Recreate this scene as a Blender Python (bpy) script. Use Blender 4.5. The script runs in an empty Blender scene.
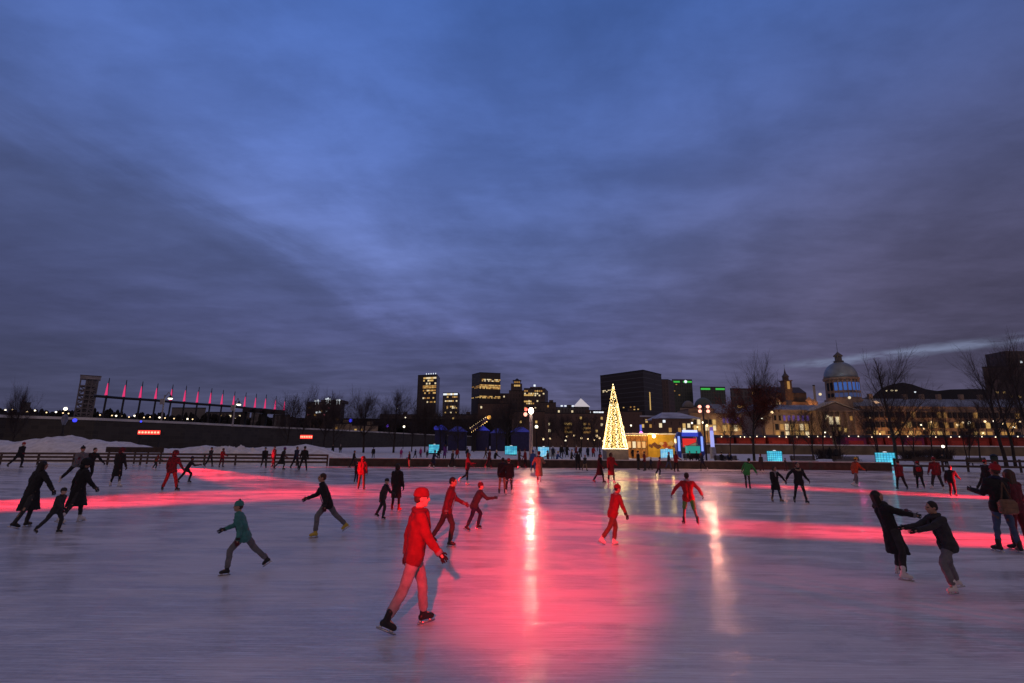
import bpy, math, random
from math import sin, cos, pi, radians as R
from mathutils import Vector, Matrix, noise as mnoise
random.seed(7)
S = bpy.context.scene
COL = S.collection
# ------------------------------------------------------------------ camera geometry
F = 498.0; CH = 2.15; TH = math.atan(101.5/F); RO = 0.008
_f = Vector((0, cos(TH), sin(TH))); _r = Vector((1, 0, 0)); _u = Vector((0, -sin(TH), cos(TH)))
_r2 = _r*cos(RO)+_u*sin(RO); _u2 = _u*cos(RO)-_r*sin(RO)
CAM = Vector((0, 0, CH))
def ray(px, py): return _f+_r2*((px-512)/F)+_u2*((341.5-py)/F)
def at(px, py, Y):
    d = ray(px, py); return CAM+d*(Y/d.y)
def ground(px, py, z=0.0):
    d = ray(px, py); return CAM+d*((z-CH)/d.z)
def hor(px): return 443+(px-512)*RO
def gx(px, Y, py=None): return at(px, hor(px) if py is None else py, Y).x
def gz(px, py, Y): return at(px, py, Y).z
cd = bpy.data.cameras.new('camera'); cam = bpy.data.objects.new('camera', cd); COL.objects.link(cam)
cd.sensor_width = 36; cd.lens = F/1024*36; cd.clip_end = 20000; cd.clip_start = 0.05
cam.matrix_world = Matrix(((_r2.x, _u2.x, -_f.x, 0), (_r2.y, _u2.y, -_f.y, 0), (_r2.z, _u2.z, -_f.z, CH), (0, 0, 0, 1)))
S.camera = cam
# ------------------------------------------------------------------ materials
def newmat(name):
    m = bpy.data.materials.new(name); m.use_nodes = True; nt = m.node_tree
    return m, nt, nt.nodes['Principled BSDF']
def mat(name, c, rough=0.75, var=0.25, scale=3.0, metal=0.0, bump=0.0, spec=0.4):
    m, nt, b = newmat(name)
    tc = nt.nodes.new('ShaderNodeTexCoord'); n = nt.nodes.new('ShaderNodeTexNoise')
    n.inputs['Scale'].default_value = scale; n.inputs['Detail'].default_value = 5
    nt.links.new(tc.outputs['Object'], n.inputs['Vector'])
    r = nt.nodes.new('ShaderNodeValToRGB')
    r.color_ramp.elements[0].position = 0.3; r.color_ramp.elements[1].position = 0.7
    r.color_ramp.elements[0].color = (*[x*(1-var) for x in c], 1); r.color_ramp.elements[1].color = (*[min(1, x*(1+var)) for x in c], 1)
    nt.links.new(n.outputs['Fac'], r.inputs['Fac']); nt.links.new(r.outputs['Color'], b.inputs['Base Color'])
    b.inputs['Roughness'].default_value = rough; b.inputs['Metallic'].default_value = metal
    b.inputs['Specular IOR Level'].default_value = spec
    if bump:
        bp = nt.nodes.new('ShaderNodeBump'); bp.inputs['Strength'].default_value = bump; bp.inputs['Distance'].default_value = 0.05
        nt.links.new(n.outputs['Fac'], bp.inputs['Height']); nt.links.new(bp.outputs['Normal'], b.inputs['Normal'])
    return m
def emit(name, c, s, base=(0.04, 0.04, 0.04)):
    m, nt, b = newmat(name)
    b.inputs['Base Color'].default_value = (*base, 1); b.inputs['Roughness'].default_value = 0.5
    b.inputs['Emission Color'].default_value = (*c, 1); b.inputs['Emission Strength'].default_value = s
    return m
def gridmat(name, wall, glass, sx, sz, rough=0.4, mortar=0.35):
    """wall with a regular grid of unlit window panes"""
    m, nt, b = newmat(name)
    tc = nt.nodes.new('ShaderNodeTexCoord'); sp = nt.nodes.new('ShaderNodeSeparateXYZ'); ad = nt.nodes.new('ShaderNodeMath'); cb = nt.nodes.new('ShaderNodeCombineXYZ')
    nt.links.new(tc.outputs['Object'], sp.inputs[0]); nt.links.new(sp.outputs['X'], ad.inputs[0]); nt.links.new(sp.outputs['Y'], ad.inputs[1])
    nt.links.new(ad.outputs[0], cb.inputs['X']); nt.links.new(sp.outputs['Z'], cb.inputs['Y'])
    br = nt.nodes.new('ShaderNodeTexBrick'); br.offset = 0; br.inputs['Scale'].default_value = 1
    br.inputs['Brick Width'].default_value = sx; br.inputs['Row Height'].default_value = sz; br.inputs['Mortar Size'].default_value = min(sx, sz)*mortar*0.5
    br.inputs['Mortar Smooth'].default_value = 0.05
    br.inputs['Color1'].default_value = (*glass, 1); br.inputs['Color2'].default_value = (*[g*1.6 for g in glass], 1); br.inputs['Mortar'].default_value = (*wall, 1)
    nt.links.new(cb.outputs[0], br.inputs['Vector']); nt.links.new(br.outputs['Color'], b.inputs['Base Color'])
    b.inputs['Roughness'].default_value = rough
    return m
# ------------------------------------------------------------------ mesh builder
class MB:
    def __init__(s): s.v = []; s.f = []
    def add(s, vs, fs):
        o = len(s.v); s.v.extend(tuple(v) for v in vs); s.f.extend(tuple(i+o for i in f) for f in fs); return s
    def box(s, c, d, M=None):
        c = Vector(c); h = Vector(d)*0.5
        vs = [Vector((x*h.x, y*h.y, z*h.z)) for x in (-1, 1) for y in (-1, 1) for z in (-1, 1)]
        if M is not None: vs = [M@v for v in vs]
        return s.add([v+c for v in vs], [(0, 1, 3, 2), (4, 6, 7, 5), (0, 4, 5, 1), (2, 3, 7, 6), (0, 2, 6, 4), (1, 5, 7, 3)])
    def tube(s, p0, p1, r0, r1=None, n=8, cap=True):
        p0 = Vector(p0); p1 = Vector(p1); r1 = r0 if r1 is None else r1
        d = (p1-p0)
        if d.length < 1e-6: return s
        d.normalize(); a = d.orthogonal().normalized(); b = d.cross(a)
        vs = []
        for p, r in ((p0, r0), (p1, r1)):
            for i in range(n):
                t = 2*pi*i/n; vs.append(p+a*(r*cos(t))+b*(r*sin(t)))
        fs = [(i, (i+1) % n, n+(i+1) % n, n+i) for i in range(n)]
        if cap: fs += [tuple(range(n-1, -1, -1)), tuple(range(n, 2*n))]
        return s.add(vs, fs)
    def ball(s, c, r, n=10, m=6, M=None):
        c = Vector(c); r = Vector((r, r, r)) if isinstance(r, (int, float)) else Vector(r)
        vs = [Vector((0, 0, r.z))]
        for j in range(1, m):
            ph = pi*j/m
            for i in range(n):
                t = 2*pi*i/n; vs.append(Vector((r.x*sin(ph)*cos(t), r.y*sin(ph)*sin(t), r.z*cos(ph))))
        vs.append(Vector((0, 0, -r.z)))
        if M is not None: vs = [M@v for v in vs]
        fs = [(0, 1+i, 1+(i+1) % n) for i in range(n)]
        for j in range(m-2):
            a = 1+j*n; b = a+n
            fs += [(a+i, b+i, b+(i+1) % n, a+(i+1) % n) for i in range(n)]
        a = 1+(m-2)*n; e = len(vs)-1
        fs += [(a+(i+1) % n, a+i, e) for i in range(n)]
        return s.add([v+c for v in vs], fs)
    def cap(s, p0, p1, r0, r1=None, n=10):
        r1 = r0 if r1 is None else r1
        s.tube(p0, p1, r0, r1, n); s.ball(p0, r0*1.01, n, 6); s.ball(p1, r1*1.01, n, 6); return s
    def lathe(s, prof, n=16, o=(0, 0, 0)):
        o = Vector(o); vs = []
        for r, z in prof:
            for i in range(n): vs.append(o+Vector((r*cos(2*pi*i/n), r*sin(2*pi*i/n), z)))
        fs = []
        for j in range(len(prof)-1):
            a = j*n; b = a+n
            fs += [(a+i, a+(i+1) % n, b+(i+1) % n, b+i) for i in range(n)]
        fs += [tuple(range(n-1, -1, -1)), tuple(range((len(prof)-1)*n, len(prof)*n))]
        return s.add(vs, fs)
    def prism(s, poly, z0, z1):
        n = len(poly); vs = [(p[0], p[1], z0) for p in poly]+[(p[0], p[1], z1) for p in poly]
        return s.add(vs, [(i, (i+1) % n, n+(i+1) % n, n+i) for i in range(n)]+[tuple(range(n-1, -1, -1)), tuple(range(n, 2*n))])
    def extr(s, poly, d):
        n = len(poly); d = Vector(d); vs = [Vector(p) for p in poly]; vs += [v+d for v in vs]
        return s.add(vs, [(i, (i+1) % n, n+(i+1) % n, n+i) for i in range(n)]+[tuple(range(n-1, -1, -1)), tuple(range(n, 2*n))])
    def ribbon(s, pts, hw, z0, z1):
        """closed strip of box section along a polyline of (x,y)"""
        n = len(pts); vs = []
        for i, p in enumerate(pts):
            a = Vector(pts[max(0, i-1)][:2]); b = Vector(pts[min(n-1, i+1)][:2]); t = (b-a).normalized(); nn = Vector((-t.y, t.x))*hw
            x, y = p[0], p[1]
            vs += [(x-nn.x, y-nn.y, z0), (x+nn.x, y+nn.y, z0), (x+nn.x, y+nn.y, z1), (x-nn.x, y-nn.y, z1)]
        fs = [(0, 1, 2, 3), (4*n-4, 4*n-1, 4*n-2, 4*n-3)]
        for i in range(n-1):
            a = 4*i; b = a+4
            fs += [(a+k, b+k, b+(k+1) % 4, a+(k+1) % 4) for k in range(4)]
        return s.add(vs, fs)
    def mesh(s, name, smooth=False):
        me = bpy.data.meshes.new(name); me.from_pydata(s.v, [], s.f)
        me.validate()
        import bmesh
        bm = bmesh.new(); bm.from_mesh(me); bmesh.ops.recalc_face_normals(bm, faces=bm.faces); bm.to_mesh(me); bm.free()
        if smooth: me.polygons.foreach_set('use_smooth', [True]*len(me.polygons))
        return me
    def build(s, name, m, parent=None, smooth=False, loc=None):
        me = s.mesh(name, smooth); me.materials.append(m)
        return link(name, me, parent, loc)
def link(name, me, parent=None, loc=None):
    o = bpy.data.objects.new(name, me); COL.objects.link(o)
    if parent is not None: o.parent = parent
    if loc is not None: o.location = loc
    return o
def tag(o, label=None, cat=None, group=None, kind=None):
    if label: o['label'] = label
    if cat: o['category'] = cat
    if group: o['group'] = group
    if kind: o['kind'] = kind
    return o
def thing(name, label, cat, loc=(0, 0, 0), rz=0, group=None):
    o = bpy.data.objects.new(name, None); COL.objects.link(o); o.location = loc; o.rotation_euler = (0, 0, rz); o.empty_display_size = 0.3
    return tag(o, label, cat, group)
def setmat(o, m):
    o.material_slots[0].link = 'OBJECT'; o.material_slots[0].material = m
def copy_tree(o, parent=None):
    c = o.copy(); COL.objects.link(c)
    if parent is not None: c.parent = parent
    for ch in list(KIDS.get(o.name, o.children)): copy_tree(ch, c)
    return c
KIDS = {}
def lamp(kind, name, loc, color, power, target=None, size=45, blend=0.5, soft=0.1):
    l = bpy.data.lights.new(name, kind); l.color = color; l.energy = power
    if kind in ('POINT', 'SPOT'): l.shadow_soft_size = soft
    if kind == 'SPOT': l.spot_size = R(size); l.spot_blend = blend
    o = bpy.data.objects.new(name, l); COL.objects.link(o); o.location = loc
    if target is not None: o.rotation_euler = (Vector(target)-Vector(loc)).to_track_quat('-Z', 'Y').to_euler()
    return o
# ================================================================== SKY
W = bpy.data.worlds.new('World'); S.world = W; W.use_nodes = True
nt = W.node_tree; nt.nodes.clear(); L = nt.links
def nd(t, **k):
    n = nt.nodes.new(t)
    for a, b in k.items(): setattr(n, a, b)
    return n
def mth(op, a, b=None, c=None, clamp=False):
    n = nd('ShaderNodeMath', operation=op); n.use_clamp = clamp
    for i, v in enumerate((a, b, c)):
        if v is None: continue
        if isinstance(v, (int, float)): n.inputs[i].default_value = v
        else: L.new(v, n.inputs[i])
    return n.outputs[0]
def comb(x, y, z=0.0):
    n = nd('ShaderNodeCombineXYZ')
    for i, v in enumerate((x, y, z)):
        if isinstance(v, (int, float)): n.inputs[i].default_value = v
        else: L.new(v, n.inputs[i])
    return n.outputs[0]
def noise(vec, scale, detail=5, rough=0.55, dist=0.0):
    n = nd('ShaderNodeTexNoise'); n.inputs['Scale'].default_value = scale; n.inputs['Detail'].default_value = detail
    n.inputs['Roughness'].default_value = rough; n.inputs['Distortion'].default_value = dist
    L.new(vec, n.inputs['Vector']); return n.outputs['Fac']
def smooth(v, a, b, lo=0.0, hi=1.0):
    n = nd('ShaderNodeMapRange', interpolation_type='SMOOTHSTEP')
    for i, x in enumerate((v, a, b, lo, hi)):
        if isinstance(x, (int, float)): n.inputs[i].default_value = x
        else: L.new(x, n.inputs[i])
    return n.outputs[0]
def mix(fac, a, b, blend='MIX'):
    n = nd('ShaderNodeMix', data_type='RGBA', blend_type=blend)
    for s, v in ((n.inputs[0], fac), (n.inputs[6], a), (n.inputs[7], b)):
        if isinstance(v, (int, float)): s.default_value = v
        elif isinstance(v, tuple): s.default_value = (*v, 1)
        else: L.new(v, s)
    return n.outputs[2]
tc = nd('ShaderNodeTexCoord'); sep = nd('ShaderNodeSeparateXYZ'); L.new(tc.outputs['Generated'], sep.inputs[0])
x, y, zr = sep.outputs; z = mth('MAXIMUM', zr, 0.0)
den = mth('ADD', z, 0.09)
px_ = mth('DIVIDE', x, den); py_ = mth('DIVIDE', y, den)
# cloud rows run along (0.33, 0.94)
al = mth('ADD', mth('MULTIPLY', px_, 0.33), mth('MULTIPLY', py_, 0.94))
ac = mth('SUBTRACT', mth('MULTIPLY', px_, 0.94), mth('MULTIPLY', py_, 0.33))
pv = comb(mth('MULTIPLY', ac, 1.0), mth('MULTIPLY', al, 0.5))
n1 = noise(pv, 0.7, 6, 0.5, 0.5)
n2 = noise(comb(mth('MULTIPLY', px_, 1.1), mth('MULTIPLY', py_, 2.6), 3.0), 1.5, 6, 0.62, 0.25)
n3 = noise(pv, 2.6, 5, 0.6, 0.3)
n5 = noise(comb(mth('MULTIPLY', px_, 1.0), mth('MULTIPLY', py_, 1.3), 8.0), 2.3, 6, 0.6, 0.2)
ramp = nd('ShaderNodeValToRGB'); L.new(z, ramp.inputs['Fac']); cr = ramp.color_ramp
stops = [(0.0, (.082, .080, .145)), (.09, (.086, .089, .182)), (.2, (.092, .105, .252)), (.35, (.096, .134, .330)), (.52, (.085, .145, .405)), (.72, (.056, .120, .375)), (1.0, (.06, .11, .28))]
cr.elements[0].position, cr.elements[0].color = stops[0][0], (*stops[0][1], 1)
cr.elements[1].position, cr.elements[1].color = stops[-1][0], (*stops[-1][1], 1)
for p, c in stops[1:-1]:
    e = cr.elements.new(p); e.color = (*c, 1)
base = ramp.outputs['Color']
# city glow tints the east side purple
east = mth('MULTIPLY', smooth(x, -0.05, 0.65), smooth(z, 0.75, 0.2))
base = mix(mth('MULTIPLY', east, 0.85), base, (.086, .076, .138))
base = mix(smooth(y, 0.25, -0.25), base, (.25, .175, .185))  # unseen sky behind the camera, brightened and warmed to tint the ice
base = mix(smooth(z, 0.72, 0.95), base, (.15, .115, .150))  # overhead sky out of view, greyed and warmed for the same tint
# ragged diagonal edge between the low dark deck and the thinner cloud
edge = mth('ADD', ac, mth('MULTIPLY', mth('SUBTRACT', noise(pv, 1.3, 7, 0.62, 0.3), 0.5), 1.7))
deck = smooth(edge, -1.3, -1.85)
side = smooth(x, 0.1, -0.5)
k = smooth(n1, 0.3, 0.72, 0.84, 1.14)
k = mth('MULTIPLY', k, smooth(n2, 0.30, 0.72, mth('ADD', 0.87, mth('MULTIPLY', z, 0.12)), mth('SUBTRACT', 1.16, mth('MULTIPLY', z, 0.16))))
k = mth('MULTIPLY', k, mth('MULTIPLY', smooth(n3, 0.3, 0.7, 0.96, 1.05), smooth(n5, 0.3, 0.7, 0.88, 1.13)))
k = mth('MULTIPLY', k, smooth(deck, 0.0, 1.0, 1.03, 0.82))
n4 = noise(comb(mth('MULTIPLY', ac, 1.0), mth('MULTIPLY', al, 0.2), 4.0), 1.7, 5, 0.55, 0.35)
k = mth('MULTIPLY', k, smooth(n4, 0.34, 0.68, 0.97, 1.05))
# thin bright lining along the deck's edge
lin = mth('MULTIPLY', mth('MULTIPLY', smooth(edge, -1.6, -1.25), smooth(edge, -0.75, -1.2)), smooth(noise(pv, 2.1, 3), 0.42, 0.7))
k = mth('ADD', k, mth('MULTIPLY', lin, 0.30))
k = mth('MULTIPLY', k, smooth(mth('ABSOLUTE', mth('SUBTRACT', x, 0.02)), 0.45, 0.85, 1.0, 0.62))  # sky colour dimmed toward both sides, imitating lens falloff
skyc = mix(1.0, base, comb(k, k, k), 'MULTIPLY')
greyer = mth('MULTIPLY', deck, mth('MULTIPLY', side, 0.3))
skyc = mix(greyer, skyc, (.062, .074, .160))
# break in the cloud low in the east
zc = mth('ADD', 0.139, mth('MULTIPLY', mth('SUBTRACT', x, 0.5), 0.05))
wob = mth('MULTIPLY', mth('SUBTRACT', noise(comb(mth('MULTIPLY', x, 9.0), mth('MULTIPLY', z, 25.0), 1.0), 1.0, 4), 0.5), 0.026)
dz = mth('ABSOLUTE', mth('SUBTRACT', mth('ADD', z, wob), zc))
gap = mth('MULTIPLY', smooth(dz, 0.011, 0.0), mth('MULTIPLY', smooth(x, 0.46, 0.53), smooth(noise(comb(mth('MULTIPLY', x, 14.0), mth('MULTIPLY', z, 50.0), 7.0), 1.0, 5, .6), 0.3, 0.6)))
skyc = mix(mth('MULTIPLY', gap, 0.8), skyc, (.20, .235, .37))
nis = nd('ShaderNodeTexSky', sky_type='NISHITA'); nis.sun_disc = False; nis.sun_elevation = R(0.5); nis.sun_rotation = R(250); nis.altitude = 50
nisk = mix(1.0, nis.outputs['Color'], (.004, .004, .004), 'MULTIPLY')
skyc = mix(1.0, skyc, nisk, 'ADD')
skyc = mix(smooth(zr, -0.02, 0.0), (.02, .02, .03), skyc)
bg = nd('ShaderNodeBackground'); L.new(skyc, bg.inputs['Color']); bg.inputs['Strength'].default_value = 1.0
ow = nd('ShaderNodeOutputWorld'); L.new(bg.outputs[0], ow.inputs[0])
sun = lamp('SUN', 'dusk_skyglow', (0, 0, 100), (.75, .82, 1.0), 0.02, (-60, 25, 60)); sun.data.angle = R(60)
# ================================================================== GROUND
def matsnow():
    m, nt2, b = newmat('snow')
    tcs = nt2.nodes.new('ShaderNodeTexCoord')
    n = nt2.nodes.new('ShaderNodeTexNoise'); n.inputs['Scale'].default_value = 1.6; n.inputs['Detail'].default_value = 9; n.inputs['Roughness'].default_value = .65
    nt2.links.new(tcs.outputs['Object'], n.inputs['Vector'])
    r = nt2.nodes.new('ShaderNodeValToRGB'); r.color_ramp.elements[0].position = .35; r.color_ramp.elements[1].position = .62
    r.color_ramp.elements[0].color = (.62, .61, .62, 1); r.color_ramp.elements[1].color = (.86, .86, .87, 1)
    nt2.links.new(n.outputs['Fac'], r.inputs['Fac']); nt2.links.new(r.outputs['Color'], b.inputs['Base Color'])
    bp = nt2.nodes.new('ShaderNodeBump'); bp.inputs['Distance'].default_value = .12; bp.inputs['Strength'].default_value = .7
    nt2.links.new(n.outputs['Fac'], bp.inputs['Height']); nt2.links.new(bp.outputs['Normal'], b.inputs['Normal'])
    b.inputs['Roughness'].default_value = .8; b.inputs['Specular IOR Level'].default_value = .2
    return m
SNOW = matsnow()
def matice():
    global nt, L
    m, nt2, b = newmat('rink_ice'); nt, L = nt2, nt2.links
    t = nd('ShaderNodeTexCoord').outputs['Object']
    def mp(rz, sx, sy, off=0.0):
        n = nd('ShaderNodeMapping'); n.inputs['Rotation'].default_value = (0, 0, R(rz)); n.inputs['Scale'].default_value = (sx, sy, 1); n.inputs['Location'].default_value = (off, off*1.7, off)
        L.new(t, n.inputs['Vector']); return n.outputs[0]
    big = noise(mp(10, .35, .6), .5, 5, .6, .4)
    mid = noise(mp(-4, .5, 1.6, 3), 1.0, 6, .62, .5)
    fine = noise(mp(0, 1, 1.5, 9), 14, 5, .65)
    # skate scratches: long thin curved lines in several directions
    sc = None
    for i, (a, s) in enumerate(((12, 1.0), (55, .9), (-30, 1.1), (88, .8), (-68, 1.0), (30, 1.5), (-12, 1.6), (70, 1.4))):
        ln = noise(mp(a, .16*s, 7.0*s, i*5.3), 1.6, 3, .5, .35)
        l = mth('MULTIPLY', smooth(mth('ABSOLUTE', mth('SUBTRACT', ln, .5)), .026, .0), smooth(noise(mp(a+20, .3, .5, i*2.1), .8, 2), .40, .58))
        sc = l if sc is None else mth('MAXIMUM', sc, l)
    frost = smooth(mth('ADD', mth('MULTIPLY', big, .45), mth('MULTIPLY', mid, .55)), .42, .58)
    col = mix(frost, (.50, .47, .48), (.72, .685, .69))
    col = mix(mth('MULTIPLY', smooth(fine, .42, .68), .5), col, (.76, .745, .76))
    col = mix(mth('MULTIPLY', sc, .9), col, (.90, .89, .90))
    L.new(col, b.inputs['Base Color'])
    L.new(smooth(frost, 0, 1, .30, .52), b.inputs['Roughness']); b.inputs['IOR'].default_value = 1.31; b.inputs['Specular IOR Level'].default_value = .28
    L.new(smooth(frost, 0, 1, .95, .30), b.inputs['Coat Weight']); b.inputs['Coat Roughness'].default_value = .08; b.inputs['Coat IOR'].default_value = 1.33
    h = mth('ADD', mth('MULTIPLY', mid, 1.0), mth('ADD', mth('MULTIPLY', fine, .05), mth('MULTIPLY', sc, -.08)))
    bp = nd('ShaderNodeBump'); bp.inputs['Strength'].default_value = .42; bp.inputs['Distance'].default_value = .04
    L.new(h, bp.inputs['Height']); L.new(bp.outputs['Normal'], b.inputs['Normal'])
    bp2 = nd('ShaderNodeBump'); bp2.inputs['Strength'].default_value = .5; bp2.inputs['Distance'].default_value = .024
    L.new(h, bp2.inputs['Height']); L.new(bp2.outputs['Normal'], b.inputs['Coat Normal'])
    return m
ICE = matice()
RX, RY, RC, RN = 62.0, 31.0, 15.0, 4.0
def rink(a, k=0.0):
    c, s = cos(a), sin(a)
    return (math.copysign(abs(c)**(2/RN), c)*(RX+k), RC+math.copysign(abs(s)**(2/RN), s)*(RY+k))
def rink_at_x(xx, k=0.0): return RC+(RY+k)*(1-min(1, abs(xx)/(RX+k))**RN)**(1/RN)
MB().add([(-4000, -400, -.03), (4000, -400, -.03), (4000, 6000, -.03), (-4000, 6000, -.03)], [(0, 1, 2, 3)]).build('ground', SNOW)
tag(bpy.data.objects['ground'], kind='structure')
pts = [rink(2*pi*i/160) for i in range(160)]
o = MB().add([(p[0], p[1], 0) for p in pts]+[(p[0], p[1], -.025) for p in pts], [tuple(range(160))]+[(i, 160+i, 160+(i+1) % 160, (i+1) % 160) for i in range(160)]).build('rink_ice', ICE)
tag(o, kind='structure')
# snow ploughed up behind the fence
def mound(name, x0, x1, y0, y1, hf, nx, ny, rough=.35, seed=0):
    m = MB(); vs = []
    for j in range(ny+1):
        for i in range(nx+1):
            X = x0+(x1-x0)*i/nx; v = j/ny; Y = y0+(y1-y0)*v
            p = sin(pi*v)**.7 if 0 < v < 1 else 0
            h = hf(X)*p
            e = min(1, min(i, nx-i)/4)
            h *= 1+rough*.6*mnoise.fractal(Vector((X*.35+seed, Y*.45, seed)), .8, 2.1, 5)+rough*.16*mnoise.fractal(Vector((X*2.2+seed, Y*2.2, seed)), .7, 2.1, 3)
            vs.append((X, Y, -.05+max(0, h*e)))
    m.add(vs, [(j*(nx+1)+i, j*(nx+1)+i+1, (j+1)*(nx+1)+i+1, (j+1)*(nx+1)+i) for j in range(ny) for i in range(nx)])
    return tag(m.build(name, SNOW, smooth=True), kind='structure')
def interp(tab):
    def f(X):
        if X <= tab[0][0]: return tab[0][1]
        for (a, p), (b, q) in zip(tab, tab[1:]):
            if X <= b:
                t = (X-a)/(b-a); t = t*t*(3-2*t); return p+(q-p)*t
        return tab[-1][1]
    return f
prof = [(-40, 438), (10, 441), (35, 440), (62, 436), (92, 440), (112, 440), (135, 446), (175, 449), (210, 446), (250, 448), (285, 446), (300, 445), (318, 447), (335, 452), (355, 457), (380, 459.5), (430, 461), (480, 462)]
mound('snow_bank', gx(-60, 52), gx(480, 52), 48.3, 57, interp([(gx(p, 52), max(.1, gz(p, q, 52))) for p, q in prof]), 150, 22, .3, 3)
pileprof = [(192, 461), (204, 451), (212, 448.5), (219, 446), (227, 442.5), (233, 443), (239, 442.5), (245, 446), (253, 447), (262, 452), (272, 461)]
mound('snow_pile', gx(190, 50), gx(274, 50), 47.9, 53, interp([(gx(p, 50), max(.02, .78*gz(p, q, 50))) for p, q in pileprof]), 110, 44, .8, 19)
mound('snow_drift', gx(640, 66), gx(1080, 66), 60, 74, lambda X: .35+.25*mnoise.noise(Vector((X*.12, 3, 1))), 130, 10, .8, 5)
mound('snow_drift', gx(400, 75), gx(640, 75), 62, 90, lambda X: .3+.25*mnoise.noise(Vector((X*.12, 9, 1))), 60, 12, .8, 8)
# ================================================================== RINK EDGE
WOOD = mat('dark_board_wood', (.055, .035, .028), .7, .4, 2.5)
RAILW = mat('fence_timber', (.085, .055, .045), .7, .35, 4)
def arc_x(x0, x1, k, n): return [(x0+(x1-x0)*i/n, rink_at_x(x0+(x1-x0)*i/n, k)) for i in range(n+1)]
kb = thing('rink_board', 'long low dark timber board edging the ice from the lit fence to the far benches', 'rink board', (0, 46, 0))
KX0, KX1 = gx(330, 46), gx(893, 45)
m = MB().ribbon([(a, b-46) for a, b in arc_x(KX0, KX1, .25, 60)], .07, -.03, .62); m.build('board', WOOD, kb)
m = MB().ribbon([(a, b-46) for a, b in arc_x(KX0, KX1, .25, 60)], .10, .622, .68); m.build('cap_rail', mat('board_cap', (.12, .085, .075), .6, .3), kb)
m = MB().ribbon([(a, b-46) for a, b in arc_x(KX0, KX1, .25, 60)], .085, .685, .73); m.build('snow_cap', SNOW, kb)
def fence(name, label, xa, xb, k, step, rails, h, M1):
    root = thing(name, label, 'fence', ((xa+xb)/2, 45, 0)); ox, oy = (xa+xb)/2, 45
    n = max(2, int(abs(xb-xa)/step)); pt = arc_x(xa, xb, k, n)
    for zz in rails:
        MB().ribbon([(a-ox, b-oy) for a, b in pt], .035, zz-.09, zz+.09).build('rail', M1, root)
    pm = MB().box((0, 0, h/2-.03), (.12, .12, h+.06)).mesh('post'); pm.materials.append(M1)
    for a, b in pt: link('post', pm, root, (a-ox, b-oy+.11, 0))
    return root
fence('rail_fence', 'timber rail fence on posts in front of the tall snow bank', gx(-60, 44), gx(330, 46)-.2, .2, 2.6, (.32, .64, .93), 1.0, RAILW)
fence('rail_fence', 'dark post and rail fence behind the row of red lit skaters', gx(897, 45), gx(1090, 42), .2, 1.9, (.45, .95), 1.1, WOOD)
# ================================================================== EMBANKMENT WALL (left) & low wall (right)
STONE = gridmat('quay_stone', (.060, .052, .040), (.036, .032, .027), 1.6, .8, .8, .12)
ROADSNOW = mat('snowy_road_edge', (.55, .53, .5), .8, .25, .3)
wl = thing('quay_wall', 'tall dark stone embankment wall with pale snowy parapet running behind the snow banks', 'wall', (-70, 110, 0))
wp = [(gx(-90, 80), 80)]
for p, t in ((0, 418.5), (90, 421), (180, 424.5), (255, 428), (330, 431), (430, 435.5), (500, 438)):
    Y = (6-CH)*F/(hor(p)-t); wp.append((gx(p, Y), Y))
loc = [(a+70, b-110) for a, b in wp]
m = MB().ribbon(loc, 1.0, -.03, 6.0); m.build('wall_body', STONE, wl)
m = MB().ribbon(loc, 1.25, 6.003, 6.5); m.build('parapet', ROADSNOW, wl)
# raised quay behind the wall
back = [(a-3, b+2) for a, b in wp]
o = MB().prism([(wp[0][0]-2, wp[0][1]+2)]+[(a-.9, b+1.2) for a, b in wp]+[(wp[-1][0], 900), (-1500, 900), (-1500, 80)], -.02, 5.7).build('quay', ROADSNOW); tag(o, kind='structure')
lw = thing('low_wall', 'long low olive grey wall between the snow and the red market chalets', 'wall', (60, 125, 0))
m = MB().box((40, 0, 1.05), (150, .5, 2.16)); m.build('wall_body', mat('low_wall_paint', (.17, .13, .085), .8, .35, .4), lw)
m = MB().box((40, 0, 2.26), (150, .7, .24)); m.build('snow_cap', SNOW, lw)
# ================================================================== red flood bars on frames
REDBAR = emit('red_led_bar', (1, .05, .035), 1.6)
REDBARC = emit('hot_red_led', (1, .30, .18), 2.6)
STEEL = mat('dark_steel', (.03, .03, .033), .45, .2, 5, .6)
def redbar(pxa, pxb, pyt, pyb, Y, label):
    xa, xb = gx(pxa, Y), gx(pxb, Y); zt, zb = gz(pxa, pyt, Y), gz(pxa, pyb, Y); w = xb-xa
    t = thing('red_floodlight', label, 'floodlight', ((xa+xb)/2, Y, 0), 0, 'red bar floodlights')
    MB().box((0, .12, (zt+zb)/2), (w+.1, .2, zt-zb+.12)).build('housing', STEEL, t)
    n = 7
    MB().box((0, -.02, (zt+zb)/2), (w, .06, zt-zb)).build('light_panel', REDBAR, t)
    mm = MB()
    for i in range(n): mm.ball((-w/2+w*(i+.5)/n, -.06, (zt+zb)/2), (w/n*.36, .05, (zt-zb)*.25), 8, 5)
    mm.build('light_strip', REDBARC, t)
    for s in (-1, 1): MB().box((s*w*.45, .15, zb/2), (.09, .09, zb+.06)).build('leg', STEEL, t)
    return t
redbar(137, 159, 430.3, 434.3, 58, 'long red glowing floodlight bar on two thin legs, near the masts')
redbar(300, 312, 435, 438.6, 62, 'short orange red floodlight bar in front of the bare trees')
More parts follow.
